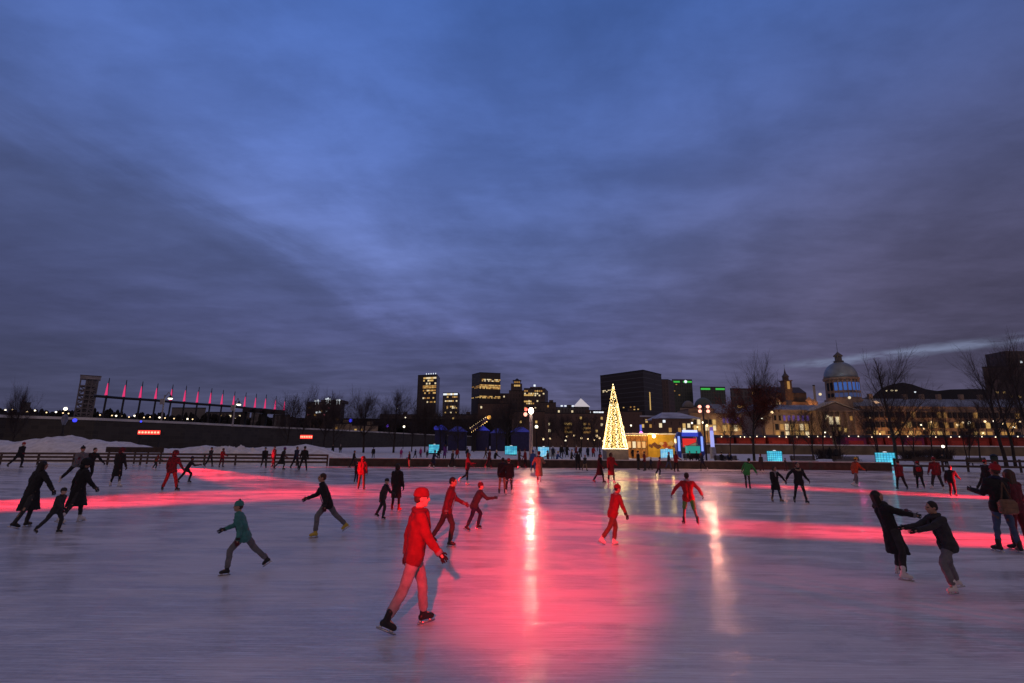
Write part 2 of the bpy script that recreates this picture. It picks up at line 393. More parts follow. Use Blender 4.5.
# ================================================================== lamp posts at the rink
WPOST = mat('pale_post', (.30, .26, .26), .5, .15)
HOT = emit('lamp_hot', (1, .74, .56), 11)
PINK = emit('lamp_pink', (1, .36, .26), 2.4)
REDL = emit('lamp_red', (1, .10, .07), 3)
t = thing('lamp_post', 'thick pale lamp post with a bright white lamp at the far edge of the ice', 'lamp post', (gx(531, 55), 55, 0))
zt = gz(531, 411, 55)
MB().tube((0, 0, -.05), (0, 0, zt-.45), .23, .19, 12).tube((0, 0, -.05), (0, 0, .5), .34, .34, 12).build('pole', WPOST, t, True)
MB().ball((0, -.3, zt), (.27, .2, .36), 12, 8).build('lamp', HOT, t, True)
MB().tube((0, 0, zt-.5), (-.55, -.1, zt-.3), .06, .06).build('bracket', STEEL, t)
MB().ball((-.62, -.25, zt-.38), (.2, .15, .22), 10, 6).build('lamp', PINK, t, True)
MB().ball((-.55, -.25, zt+.15), (.16, .14, .18), 10, 6).build('lamp', REDL, t, True)
LP1 = Vector((gx(531, 55), 55, zt))
t = thing('lamp_post', 'slim lamp post with two pairs of pink lamps beside the blue archway', 'lamp post', (gx(705.5, 47), 47, 0))
MB().tube((0, 0, -.05), (0, 0, gz(705, 405, 47)), .09, .06, 10).build('pole', STEEL, t, True)
LP2 = Vector((gx(705.5, 47), 47, gz(705, 409, 47)))
for sx in (-1, 1):
    MB().tube((0, 0, LP2.z-.05), (sx*.38, -.06, LP2.z-.05), .035).build('bracket', STEEL, t)
    for dz, mm in ((.2, PINK), (-.22, PINK)):
        MB().ball((sx*.38, -.2, LP2.z+dz), (.17, .14, .15), 10, 6).build('lamp', mm, t, True)
# ================================================================== BUILDINGS
CUBE = MB().box((0, 0, 0), (1, 1, 1)).mesh('pane')
WARM = [emit('window_warm', (1, .62, .20), .62), emit('window_amber', (1, .50, .13), .38), emit('window_pale', (1, .80, .48), .85)]
VIOLET = emit('window_violet', (.28, .15, .80), .30); BLUEW = emit('window_blue', (.05, .17, .62), .48); COLDW = emit('window_cool', (.85, .92, 1), 1.1)
GREENL = emit('green_neon', (.05, .60, .08), .75)
DARKW = mat('window_dark', (.012, .013, .017), .2, .2, 1)
CUBE.materials.append(DARKW)
def pane(root, A, B, t, z, w, h, m, name='window', out=.12):
    """one window on the wall A-B (world xy) of thing root"""
    A = Vector(A[:2]); B = Vector(B[:2]); d = (B-A).normalized(); nn = Vector((d.y, -d.x))
    p = A.lerp(B, t)+nn*out*.5
    o = link(name, CUBE, root); ro = root
    while ro.parent: ro = ro.parent
    p3 = Vector((p.x, p.y, z))-ro.location
    o.location = p3; o.rotation_euler = (0, 0, math.atan2(d.y, d.x)); o.scale = (w, out, h)
    setmat(o, m); return o
def panes(root, A, B, zs, t0, t1, n, w, h, prob, mats, name='window', out=.12):
    for zz in zs:
        for i in range(n):
            if random.random() > prob: continue
            pane(root, A, B, t0+(t1-t0)*(i+.5)/n, zz, w, h, random.choice(mats), name, out)
def foot(px, Y): return (gx(px, Y), Y)
def tower(name, label, cat, fp, ytop, m, group=None, roofm=None, z0=-.05, parapet=.0, pxref=None):
    """fp: list of (px, Y) footprint corners; first edge faces the camera"""
    P = [(gx(a, b, ytop), b) for a, b in fp]
    cx = sum(p[0] for p in P)/len(P); cy = sum(p[1] for p in P)/len(P)
    t = thing(name, label, cat, (cx, cy, 0), 0, group)
    zt = gz(pxref or fp[1][0], ytop, fp[1][1])
    lp = [(a-cx, b-cy) for a, b in P]
    MB().prism(lp, z0, zt).build('wall', m, t)
    lp2 = [(a*1.006, b*1.006) for a, b in lp]
    MB().prism(lp2, zt+.004, zt+max(.6, zt*.012)).build('roof', roofm or DARKR, t)
    return t, P, zt
DARKR = mat('dark_roof', (.02, .02, .022), .7, .2, .2)
SNOWROOF = mat('snowy_roof', (.42, .45, .52), .8, .35, .25)
GLASS1 = gridmat('tower_bronze_glass', (.050, .040, .038), (.022, .020, .022), 1.6, 3.6, .35)
GLASS2 = gridmat('tower_black_slab', (.036, .029, .028), (.068, .068, .075), 60, 3.8, .4, .9)
BRN = gridmat('tower_brown', (.095, .066, .062), (.042, .034, .034), 2.4, 3.6, .6, .6)
GRY = gridmat('tower_grey', (.095, .088, .09), (.035, .032, .035), 2.2, 3.4, .6, .5)
GRN = gridmat('tower_dark_green', (.055, .070, .060), (.025, .035, .032), 2.4, 3.6, .4, .4)
STN = gridmat('limestone', (.30, .24, .17), (.035, .03, .03), 4.2, 5.2, .8, .9)
BRK = gridmat('old_brick', (.12, .075, .06), (.04, .03, .03), 3.0, 3.8, .8, .9)
def zs_px(px, ys, Y): return [gz(px, v, Y) for v in ys]
# tall office towers of the skyline
t, P, zt = tower('office_tower', 'tall narrow dark tower with scattered yellow windows, tallest above the bare trees', 'tower', [(418, 520), (437, 512), (440, 545), (421, 556)], 375, GLASS1)
panes(t, P[0], P[1], zs_px(427, [378, 380.5, 383.5], 515), .3, .97, 9, 1.7, 1.7, .5, WARM)
panes(t, P[0], P[1], zs_px(427, [386, 387.6], 515), .3, .97, 10, 2.0, 1.3, .95, WARM[:2])
panes(t, P[0], P[1], zs_px(427, [390.5, 393, 398, 402], 515), .3, .97, 9, 1.6, 1.5, .4, WARM)
for i in range(5): pane(t, P[0], P[1], .45+.12*i, zt+1.6, .9, 1.2, COLDW, 'roof_lamp')
t, P, zt = tower('office_tower', 'short slim tower crowned by a bright band of windows, between two taller towers', 'tower', [(443, 450), (458, 446), (460, 470), (445, 475)], 393, GRY)
panes(t, P[0], P[1], zs_px(450, [394.2], 448), .02, .98, 8, 1.6, 1.6, 1, [WARM[2], COLDW])
panes(t, P[0], P[1], zs_px(450, [397, 401, 406.6, 408, 412.5], 448), .02, .98, 8, 1.4, 1.2, .6, WARM)
t, P, zt = tower('office_tower', 'broad square bronze tower with full bands of yellow lit floors', 'tower', [(472, 470), (480, 455), (500.5, 460), (494, 500)], 373, GLASS1)
panes(t, P[1], P[2], zs_px(490, [379.6, 381], 457), .1, 1, 15, 1.25, .9, .75, WARM)
panes(t, P[1], P[2], zs_px(490, [385.3, 387, 388.3], 457), .0, 1, 16, 1.25, 1.1, .93, WARM[:2])
panes(t, P[0], P[1], zs_px(476, [386.5, 388], 462), .0, 1, 6, 1.2, .9, .8, WARM[1:2])
panes(t, P[1], P[2], zs_px(490, [396.5, 397.8], 457), .0, 1, 16, 1.25, .9, .9, WARM[:2])
panes(t, P[0], P[1], zs_px(476, [397.5], 462), .0, 1, 6, 1.2, .9, .8, WARM[:1])
# stepped tower with a lantern top
t, P, zt = tower('stepped_tower', 'stepped stone tower with a small amber lit crown', 'tower', [(509, 420), (525, 420), (525, 436), (509, 436)], 391, BRN)
cx, cy = t.location.x, t.location.y
w = gx(525, 420)-gx(509, 420)
z1, z2, z3 = gz(517, 383, 420), gz(517, 380, 420), gz(517, 378, 420)
MB().box((-.5, 0, (zt+z1)/2), (w*.72, 10, z1-zt)).build('upper_block', BRN, t)
MB().box((0, 0, (z1+z2)/2), (w*.45, 6, z2-z1)).build('lantern', GRY, t)
MB().box((0, 0, z2+.3), (w*.56, 7, .5)).build('cornice', GRY, t)
MB().tube((0, 0, z2+.5), (0, 0, z3+.6), w*.2, w*.03, 8).build('roof_cap', DARKR, t)
for i in range(4): pane(t, (cx-w*.2, cy-5), (cx+w*.2, cy-5), (i+.5)/4, (z1+zt)/2+1.5, 1.1, 1.5, WARM[0])
for i in range(3): pane(t, (cx-w*.2, cy-3), (cx+w*.2, cy-3), (i+.5)/3, (z1+z2)/2, 1.1, 1.3, WARM[1])
t, P, zt = tower('apartment_tower', 'wide grey stepped tower with a white roof lamp behind the lamp post', 'tower', [(524, 400), (545, 400), (548, 425), (527, 425)], 389, BRN)
MB().box((0, 0, zt+1.5), (10, 9, 2.2)).build('penthouse', BRN, t)
pane(t, (P[0][0], P[0][1]+6), (P[1][0], P[1][1]+6), .52, zt+3.4, 1.6, 1.6, COLDW, 'roof_lamp')
panes(t, P[0], P[1], zs_px(534, [391, 393.6, 395.4, 401, 403.5, 408, 411], 400), .0, .98, 10, 1.2, 1.1, .42, WARM)
panes(t, P[0], P[1], zs_px(534, [395.2, 401.5], 400), .0, .45, 5, 1.4, 1.2, .9, WARM[:1])
# white lit pyramid roof
t, P, zt = tower('pyramid_roof_building', 'grey building under a pale lit pyramid roof', 'building', [(573, 380), (589, 380), (589, 392), (573, 392)], 407.5, GRY)
hw = (P[1][0]-P[0][0])/2; za = gz(581, 398.3, 386)
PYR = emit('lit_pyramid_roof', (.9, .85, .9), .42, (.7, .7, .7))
MB().add([(-hw, -hw, zt+.5), (hw, -hw, zt+.5), (hw, hw, zt+.5), (-hw, hw, zt+.5), (0, 0, za)], [(0, 1, 4), (1, 2, 4), (2, 3, 4), (3, 0, 4), (0, 3, 2, 1)]).build('pyramid_roof', PYR, t)
MB().tube((0, 0, za-.2), (0, 0, za+1.6), .18, .05).build('finial', STEEL, t)
# the big black slab and its neighbours
t, P, zt = tower('office_block', 'huge black slab office block rising behind the lit christmas tree', 'building', [(600, 437), (643, 400), (661, 425), (618, 462)], 370.5, GLASS2)
panes(t, P[0], P[1], zs_px(606, [390.3, 391.5], 430), .05, .26, 5, 1.5, .7, .7, [WARM[2]])
panes(t, P[1], P[2], zs_px(648, [393, 395, 397, 399, 401, 403, 405, 407, 409, 411], 407), .22, .38, 1, 1.6, 1.5, .9, WARM[:1])
panes(t, P[0], P[1], zs_px(606, [408.5, 411], 430), .5, .9, 5, 1.4, .8, .3, WARM)
t, P, zt = tower('office_block', 'plain brown block stepping down beside the black slab', 'building', [(655, 440), (668, 440), (673.5, 455), (660, 465)], 380, BRN)
t, P, zt = tower('office_tower', 'dark green glass tower with a green neon crown and a round white clock light', 'tower', [(672, 500), (692, 500), (692, 520), (672, 520)], 380.2, GRN)
for a, b in ((.02, .38), (.55, .98)): pane(t, P[0], P[1], (a+b)/2, gz(682, 381.8, 500), (b-a)*(P[1][0]-P[0][0]), 1.6, GREENL, 'neon_band')
clk = MB().ball((0, -10.4, gz(682, 381.6, 500)), (1.5, .3, 1.5), 14, 8).build('clock_light', COLDW, t)
panes(t, P[0], P[1], zs_px(682, [384.5, 387.5, 391, 395], 500), .03, .97, 8, 1.5, .8, .35, [WARM[1], GRN])
t, P, zt = tower('office_tower', 'wider dark tower with two green neon strips along its roofline', 'tower', [(700, 480), (725, 480), (725, 505), (700, 505)], 387.5, GRN)
for a, b in ((.03, .4), (.62, .98)): pane(t, P[0], P[1], (a+b)/2, gz(712, 389, 480), (b-a)*(P[1][0]-P[0][0]), 1.7, GREENL, 'neon_band')
# domed copper-roof buildings between them
t, P, zt = tower('domed_building', 'grey domed building half hidden beneath the green lit towers', 'building', [(680, 330), (712, 330), (712, 350), (680, 350)], 408, STN)
prof = [(6*cos(a), 6*1.15*sin(a)) for a in [i*pi/2/7 for i in range(8)]]
MB().lathe([(6, -1), *[(max(r, .1), z) for r, z in prof]], 18, (5, 0, zt+.8)).build('dome', mat('copper_dome', (.10, .13, .11), .6), t, True)
MB().lathe([(4, -1), *[(max(r*.66, .1), z*.66) for r, z in prof]], 18, (-6, -2, zt+.8)).build('dome', mat('stone_dome', (.2, .19, .17), .6), t, True)
# dark hotel right of the leafy tree
t, P, zt = tower('hotel', 'dark flat roofed block behind the reddish leafy tree', 'building', [(730, 300), (762, 300), (766, 320), (734, 320)], 389.5, GRY)
panes(t, P[0], P[1], zs_px(745, [406, 407], 300), .2, .7, 9, 1.6, .8, .8, WARM[:2])
pane(t, P[0], P[1], .72, gz(752, 393, 300), 2.0, 1.5, WARM[1])
# eastern dark blocks and the hill
t, P, zt = tower('office_block', 'dark stepped block at the eastern edge behind tall bare trees', 'building', [(982, 262), (1050, 258), (1060, 280), (995, 285)], 367, BRN)
zz = gz(1015, 351, 268); ua, ub = gx(1006, 268, 355), gx(1075, 268, 355); MB().box(((ua+ub)/2-t.location.x, 274-t.location.y, zz/2), (ub-ua, 12, zz)).build('upper_block', BRN, t)
pane(t, (ua, 268), (ub, 268), .2, gz(1018, 362, 268), 1.1, 1.1, COLDW)
panes(t, P[0], P[1], zs_px(995, [389, 391.5, 396], 257), .1, .95, 8, 1.2, .9, .3, WARM)
HILL = mat('dark_hill', (.016, .016, .02), .9, .3, .02)
def ridge(name, tab, Y0, Y1, m, jag=0):
    mm = MB(); vs = []; n = len(tab)
    for px, py in tab:
        X = gx(px, Y0); zt = gz(px, py, Y0)
        vs += [(X, Y0-(Y1-Y0)*.35, -.1), (X, Y0, zt), (X*Y1/Y0, Y1, zt*.95), (X*Y1/Y0, Y1+50, -.1)]
    mm.add(vs, [(4*i+k, 4*i+4+k, 4*i+5+k, 4*i+1+k) for i in range(n-1) for k in range(3)])
    return tag(mm.build(name, m), kind='structure')
ridge('hill', [(850, 402), (880, 396), (890, 388), (900, 384.5), (912, 382.5), (922, 384.5), (934, 389), (946, 391), (960, 389.5), (985, 389), (1010, 390), (1100, 392)], 700, 900, HILL)
for j, (a, b) in enumerate(((895, 391.3), (900, 391), (904.5, 391), (923.5, 392.5))):
    t = thing('hill_lamp', 'pale window light low on the dark far hill' if j < 3 else 'single white lamp standing apart on the dark far hill', 'lamp', (gx(a, 470), 470, 0), 0, 'lights on the far hill' if j < 3 else None)
    zz = gz(a, b, 470); MB().tube((0, 0, -.1), (0, 0, zz), .2).build('pole', STEEL, t); MB().ball((0, 0, zz+.4), (1.3 if j < 3 else 1.0, .6, .7), 8, 6).build('lamp', WARM[2] if j < 3 else COLDW, t)
# ------------------------------------------------ market hall with the silver dome
MY = 200.0
mk = thing('market_hall', 'long stone market hall with a silvery dome on a drum of blue lit windows', 'building', (gx(842, MY), MY, 0))
ox = mk.location.x
CST0 = mat('lantern_stone', (.12, .11, .10), .8)
SILVER = mat('dome_tin', (.24, .28, .30), .45, .2, .4, .35); STONE2 = mat('facade_stone', (.26, .19, .14), .85, .25, .3)
BLUEROOF = mat('snow_dusted_tin_roof', (.22, .26, .33), .7, .3, .15)
xa, xb = gx(768, MY)-ox, gx(1050, MY)-ox
ze, zr_ = gz(842, 411.5, MY), gz(842, 403.5, MY)
MB().box(((xa+xb)/2, 12, ze/2), (xb-xa, 22, ze)).build('wall', STONE2, mk)
xe = gx(867, MY)-ox; zee, zre = gz(930, 406.5, MY), gz(930, 397, MY)
MB().box(((xe+xb)/2, 11.5, zee/2), (xb-xe, 21.6, zee)).build('east_wing_wall', STONE2, mk)
MB().extr([(xe-.5, .1, zee+.01), (xe-.5, 9, zre), (xe-.5, 15, zre), (xe-.5, 23.2, zee+.01)], (xb-xe+1, 0, 0)).build('east_wing_roof', BLUEROOF, mk)
MB().box(((xa+xb)/2, 12, ze+.3), (xb-xa+1.4, 23.4, .6)).build('cornice', STONE2, mk)
MB().extr([(xa-.5, .4, ze+.61), (xa-.5, 9, zr_), (xa-.5, 15, zr_), (xa-.5, 23.6, ze+.61)], (xb-xa+1, 0, 0)).build('roof', BLUEROOF, mk)
ch = MB()
for px in (790, 806, 877, 893, 930, 948, 966, 990, 1010): 
    X = gx(px, MY)-ox; MB().box((X, 9, (zr_ if px < 868 else zre)+.7), (1.5, 1.2, 2.6)).build('chimney', STONE2, mk)
# portico
pa, pb = gx(821, 195)-ox, gx(861, 195)-ox
zp = gz(842, 411, 195); zap = gz(842, 403, 195)
MB().box(((pa+pb)/2, -1.5, zp/2), (pb-pa, 5, zp)).build('portico', STONE2, mk)
MB().extr([(pa-.6, -4.4, zp+.01), (pb+.6, -4.4, zp+.01), ((pa+pb)/2, -4.4, zap)], (0, 7, 0)).build('pediment', STONE2, mk)
MB().extr([(pa-1, -4.7, zp+.15), ((pa+pb)/2, -4.7, zap+.35), (pb+1, -4.7, zp+.15), (pb+1.5, -4.7, zp+.15), ((pa+pb)/2, -4.7, zap+.85), (pa-1.5, -4.7, zp+.15)], (0, 7.4, 0)).build('pediment_cornice', mat('pediment_stone', (.45, .38, .28), .8), mk)
for i in range(6):
    X = pa+(pb-pa)*(i+.5)/6
    MB().lathe([(.55, 0), (.5, zp*.5), (.42, zp-.6), (.62, zp-.3), (.62, zp-.05)], 10, (X, -4.9, 0)).build('column', STONE2, mk, True)
MB().box(((pa+pb)/2, -4.9, zp-.0), (pb-pa+1.2, 1.6, .5)).build('architrave', STONE2, mk)
A, B = (ox+pa, 195.9), (ox+pb, 195.9)
for i, a in enumerate((.36, .44, .53, .6)): pane(mk, A, B, a, gz(842, 420.5, 195), 1.3, 2.9, WARM[2] if i < 3 else WARM[0])
for a, yy in ((.1, 417), (.26, 417.5), (.42, 429), (.55, 429), (.7, 430), (.88, 418)): pane(mk, A, B, a, gz(842, yy, 195), 1.0, 1.5, random.choice(WARM))
# drum and dome
dy = 11.0; DY = MY+dy
k = DY/F; dx = gx(841.5, DY, 385)-ox
zd0, zd1, zdt = zr_-1.5, gz(842, 378.5, DY), gz(842, 362, DY)
rd = 14.6*k
MB().lathe([(rd*1.12, zd0), (rd*1.12, gz(842, 400, DY)), (rd*1.0, gz(842, 399.5, DY)), (rd*.97, gz(842, 381, DY)), (rd*1.08, gz(842, 380.4, DY)), (rd*1.08, zd1)], 40, (dx, dy, 0)).build('drum', STONE2, mk)
hd = zdt-zd1
MB().lathe([(rd*1.02*cos(a)+.02, zd1+hd*sin(a)) for a in [i*pi/2/12 for i in range(12)]]+[(1.4, zdt)], 40, (dx, dy, 0)).build('dome', SILVER, mk, True)
zl0, zl1 = zdt-.2, gz(842, 354.5, DY)
MB().lathe([(1.9, zl0), (1.9, zl0+.6), (1.35, zl0+.7), (1.3, zl1-1.0), (1.75, zl1-.9), (1.75, zl1-.5), (1.2, zl1), (.15, zl1+1.1)], 14, (dx, dy, 0)).build('lantern', CST0, mk, True)
MB().tube((dx, dy, zl1+.8), (dx, dy, gz(842, 340, DY)), .09, .04).build('mast', STEEL, mk)
for i in range(16):
    a = -pi/2+(i-7.5)*2*pi/24; rr = rd*.985
    if abs(i-7.5) > 6: continue
    c = Vector((ox+dx+rr*cos(a), DY+rr*sin(a))); tv = Vector((-sin(a), cos(a)))
    lit = abs(i-7.5) < 4
    pane(mk, c-tv, c+tv, .5, gz(842, 387.5, DY), 1.15, 3.3, BLUEW if lit else DARKW, 'drum_window', .35)
    pane(mk, c-tv, c+tv, .5, gz(842, 396, DY), 1.4, 1.7, emit('w_dim_blue', (.08, .14, .4), .28) if i == 4 else bpy.data.materials.get('w_dim_blue', DARKW), 'drum_window', .35)
    c2 = c+tv*rd*2*pi/48
    MB().box((c2.x-ox, c2.y-MY, (gz(842, 399, DY)+gz(842, 381, DY))/2), (.6, .6, gz(842, 381, DY)-gz(842, 399, DY))).build('pilaster', STONE2, mk)
A, B = (gx(768, MY), MY+1.0), (gx(1050, MY), MY+1.0)
def tpx(px): return (gx(px, MY)-A[0])/(B[0]-A[0])
for i in range(10): pane(mk, A, B, tpx(779+i*4.7), gz(800, 418, MY), .8, 2.0, VIOLET if i in (2, 3, 4, 5, 6, 7, 8) else DARKW, 'upper_window', .2)
for i in range(9): pane(mk, A, B, tpx(780+i*5), gz(800, 427, MY), 1.3, 2.4, WARM[i % 3] if i not in (0, 8) else DARKW, 'arched_window', .2)
for i in range(9): pane(mk, A, B, tpx(780+i*5), gz(800, 433.5, MY), 1.3, 1.5, random.choice(WARM+[DARKW]), 'shop_window', .2)
for i in range(30): pane(mk, A, B, tpx(871+i*5.3), gz(930, 415, MY), 1.1, 2.2, random.choice([WARM[1]]+[DARKW]*6), 'upper_window', .9)
for i in range(30): pane(mk, A, B, tpx(871+i*5.3), gz(930, 425, MY), 1.2, 2.2, random.choice([WARM[0], WARM[1], DARKW, DARKW, DARKW, DARKW]), 'arched_window', .9)
for i in range(22): pane(mk, A, B, tpx(871+i*7.2), gz(930, 433, MY), 1.5, 1.4, random.choice([WARM[0], WARM[1], DARKW, DARKW]), 'shop_window', .9)
# two drum lamps
for px, py in ((828, 393), (858, 396.5), (828.5, 416)):
    MB().ball((gx(px, MY-6, py)-ox, -5.0 if py > 400 else -1.0, gz(px, py, MY-6)), .55, 8, 6).build('flood_lamp', WARM[2], mk)
for px, c, pw in ((782, (1, .6, .22), 420), (800, (1, .6, .22), 480), (816, (1, .55, .2), 260), (842, (1, .6, .35), 170), (874, (1, .4, .15), 130), (905, (1, .42, .12), 500), (921, (1, .40, .09), 1300), (940, (1, .42, .12), 600), (962, (1, .42, .15), 260), (985, (1, .42, .16), 220), (1010, (1, .42, .16), 160)):
    lamp('POINT', 'facade_uplight', (gx(px, MY-7), MY-7 if px != 842 else MY-13, 5.5), c, pw*1.7, soft=.3)
for s in (-1, 1):
    lamp('POINT', 'drum_light', (ox+dx+s*rd*1.5, DY-rd*1.0, zd0+3), (1, .5, .22), 170, soft=.3)
lamp('POINT', 'dome_light', (ox+dx-6, DY-rd*1.9, zd1+2), (.7, .85, 1.0), 170, soft=.3)
# ------------------------------------------------ customs house left of the leafy tree
t, P, zt = tower('stone_house', 'golden floodlit stone house with violet upper windows beside the leafy tree', 'building', [(690, 192), (741, 192), (741, 208), (690, 208)], 415, STONE2, roofm=STONE2)
cx, cy = t.location.x, t.location.y
w = P[1][0]-P[0][0]
x0 = gx(717, 192)-cx
MB().extr([(x0, -8.6, zt+.7), (x0, -3, gz(728, 404, 196)), (x0, 3, gz(728, 404, 196)), (x0, 8.6, zt+.7)], (gx(741, 192)-cx-x0, 0, 0)).build('roof', BLUEROOF, t)
x1 = gx(691, 192)-cx
zq = gz(703, 411, 192)
MB().box(((x0+x1)/2, -1, (zt+zq)/2+.4), (x0-x1, 13, zq-zt+.8)).build('attic', STONE2, t)
MB().extr([(x1-.4, -7.6, zq+.8), (x0+.3, -7.6, zq+.8), ((x0+x1)/2, -7.6, gz(703, 404.5, 185))], (0, 13, 0)).build('gable_roof', mat('reddish_roof', (.13, .07, .06), .7), t)
panes(t, P[0], P[1], [gz(728, 420.3, 192)], .62, .98, 5, .85, 2.0, 1, [VIOLET], 'upper_window')
panes(t, P[0], P[1], [gz(728, 428, 192)], .55, .98, 6, 1.2, 2.2, .9, WARM, 'arched_window')
panes(t, P[0], P[1], zs_px(705, [422, 428], 192), .05, .5, 6, 1.1, 1.9, .6, WARM+[DARKW])
for px, pw in ((700, 260), (716, 550), (726, 850), (736, 700)):
    lamp('POINT', 'facade_uplight', (gx(px, 187), 187, 5.0), (1, .58, .17), pw*.9, soft=.3)
t, P, zt = tower('old_house', 'low brown brick house with a snowy hipped roof above the yellow hut', 'building', [(652, 180), (692, 180), (692, 200), (652, 200)], 420.5, BRK, roofm=BRK)
hw = (P[1][0]-P[0][0])/2; zz = gz(672, 412.5, 190)
MB().add([(-hw-.5, -10.5, zt+.7), (hw+.5, -10.5, zt+.7), (hw+.5, 10.5, zt+.7), (-hw-.5, 10.5, zt+.7), (-hw*.5, 0, zz), (hw*.4, 0, zz)], [(0, 1, 5, 4), (1, 2, 5), (2, 3, 4, 5), (3, 0, 4), (0, 3, 2, 1)]).build('roof', SNOWROOF, t)
panes(t, P[0], P[1], zs_px(672, [425.5, 430], 180), .03, .97, 8, 1.0, 1.5, .3, WARM)
pane(t, P[0], P[1], .3, gz(663, 421.3, 180), .9, .9, COLDW, 'wall_lamp')
t, P, zt = tower('old_house', 'snow roofed low house between the black slab and the brick house', 'building', [(640, 230), (664, 230), (664, 245), (640, 245)], 417, BRK, roofm=SNOWROOF)
panes(t, P[0], P[1], zs_px(650, [421, 426], 230), .03, .97, 6, 1.0, 1.5, .3, WARM)
# ------------------------------------------------ chapel with spire
CY = 262.0
cp = thing('chapel', 'dark stone chapel with a tall copper spire and amber floodlit turrets', 'church', (gx(800, CY), CY, 0)); ox2 = cp.location.x
CST = mat('chapel_stone', (.13, .095, .075), .85, .3, .3)
za, zb = gz(800, 393, CY), gz(800, 388, CY)
xa, xb = gx(781, CY)-ox2, gx(812, CY)-ox2
MB().box(((xa+xb)/2, 6, za/2), (xb-xa, 12, za)).build('nave', CST, cp)
MB().extr([(xa, -.4, za+.01), (xa, 6, zb+1), (xa, 12.4, za+.01)], (xb-xa, 0, 0)).build('roof', mat('chapel_roof', (.06, .05, .06), .7), cp)
sx = gx(784, CY, 385)-ox2
z1, z2, z3 = gz(784, 382, CY), gz(784, 377.5, CY), gz(784, 368.5, CY)
MB().box((sx, -2, z1/2), (3.9, 3.9, z1)).build('bell_tower', CST, cp)
MB().box((sx, -2, z1+.25), (4.6, 4.6, .5)).build('cornice', CST, cp)
MB().lathe([(1.55, z1+.5), (1.55, z2), (1.9, z2+.1)], 8, (sx, -2, 0)).build('belfry', CST, cp)
MB().lathe([(1.9, z2+.12), (1.2, z2+1.1), (.6, z2+1.9), (.22, z3-1.2), (.05, z3)], 8, (sx, -2, 0)).build('spire', mat('spire_copper', (.10, .09, .09), .6), cp)
MB().tube((sx, -2, z3-.1), (sx, -2, z3+1.8), .06).box((sx, -2, z3+1.2), (.7, .08, .08)).build('cross', STEEL, cp)
pane(cp, (ox2+sx-2, CY-4.2), (ox2+sx+2, CY-4.2), .5, gz(784, 386, CY), 1.3, 4.0, WARM[1], 'louvre')
for px, ys in ((776, (405, 396.5)), (781, (407, 398.5)), (814, (405, 398)), (819, (406, 400))):
    zt = gz(px, ys[1], CY-6); r = 1.6
    MB().lathe([(r, 0), (r, zt-1.6), (r*1.15, zt-1.5), (r*.8, zt-.6), (.1, zt+.6)], 10, (gx(px, CY-6)-ox2, -6, 0)).build('turret', mat('turret_stone', (.4, .3, .2), .8) if px == 776 else bpy.data.materials['turret_stone'], cp)
MB().box((gx(788, CY)-ox2, -5, gz(788, 404, CY)/2), (gx(822, CY)-gx(772, CY), 4, gz(788, 402, CY))).build('apse', CST, cp)
pane(cp, foot(772, CY-7.2), foot(790, CY-7.2), .55, gz(782, 403, CY-7), 2.0, 2.0, WARM[2], 'window', .3)
for px in (770, 790, 800, 808, 822): lamp('POINT', 'chapel_floodlight', (gx(px, CY-12), CY-12, gz(px, 405, CY-12)), (1, .38, .11), 480, soft=.3)
t, P, zt = tower('chimney_stack', 'pale chimney stack standing between the chapel and the domed market hall', 'chimney', [(812.5, 280), (815, 280), (815, 281.4), (812.5, 281.4)], 386, mat('chimney_pale', (.4, .36, .28), .8))
# ------------------------------------------------ low buildings along the quay, centre
LOWM = [BRN, GRY, BRK]
rows = [(333, 352, 424, 300, 'low pale shed with lit windows beside the blue fairground lamp', STN), (352, 378, 426, 290, 'low flat shed right behind two bare trees', STN), (380, 416, 415, 420, 'wide dim warehouse with a few lights behind bare trees', BRN), (412, 446, 417, 400, 'dim warehouse below the tallest tower', GRY), (446, 478, 415, 390, 'dim warehouse below the slim crowned tower', BRN), (498, 514, 394, 470, 'dark brick block between the bronze tower and the stepped tower', BRN), (478, 512, 404, 360, 'dark commercial block below the bronze tower', BRK), (540, 556, 403, 380, 'dark block next to the wide stepped tower', BRN), (556, 575, 408, 360, 'dark block with rooftop lights left of the pyramid roof', GRY), (588, 612, 411, 350, 'dark block with a pale lit top floor behind the christmas tree', GRY), (604, 642, 412, 330, 'dark block at the foot of the black slab', BRK), (512, 545, 412, 320, 'dark hotel behind the thick pale lamp post', BRK), (545, 606, 414, 300, 'long dark stone block with two amber arched windows', BRK)]
for i, (a, b, yt, Y, lab, mm) in enumerate(rows):
    t, P, zt = tower('low_building', lab, 'building', [(a, Y), (b, Y), (b, Y+14), (a, Y+14)], yt, mm)
    W_ = P[1][0]-P[0][0]; H_ = zt-8
    n = max(3, int(W_/3.2))
    rr = [zt-2.5-3.8*j for j in range(max(1, int(H_/3.8)))][:5]
    panes(t, P[0], P[1], rr, .03, .97, n, 1.2, 1.5, .13 if i not in (0, 1) else .35, WARM)
    if 'pale lit top' in lab: panes(t, P[0], P[1], [zt-1.2], .0, .98, 9, 1.6, 1.5, .9, [WARM[2], COLDW])
    if 'rooftop lights' in lab: panes(t, P[0], P[1], [zt+1.4], .2, .98, 4, 1.4, .9, .9, [COLDW], 'roof_lamp', 1)
    if 'amber arched' in lab:
        for a_ in (.38, .68):
            panes(t, P[0], P[1], zs_px(575, [424, 428, 432], Y), a_-.06, a_+.06, 4, 1.1, 1.3, .8, [WARM[1], WARM[0]], 'arched_window')
    if yt > 402: MB().box((W_*.2, 0, zt+1.5), (3, 3, 2.4)).build('roof_hut', mm, t)
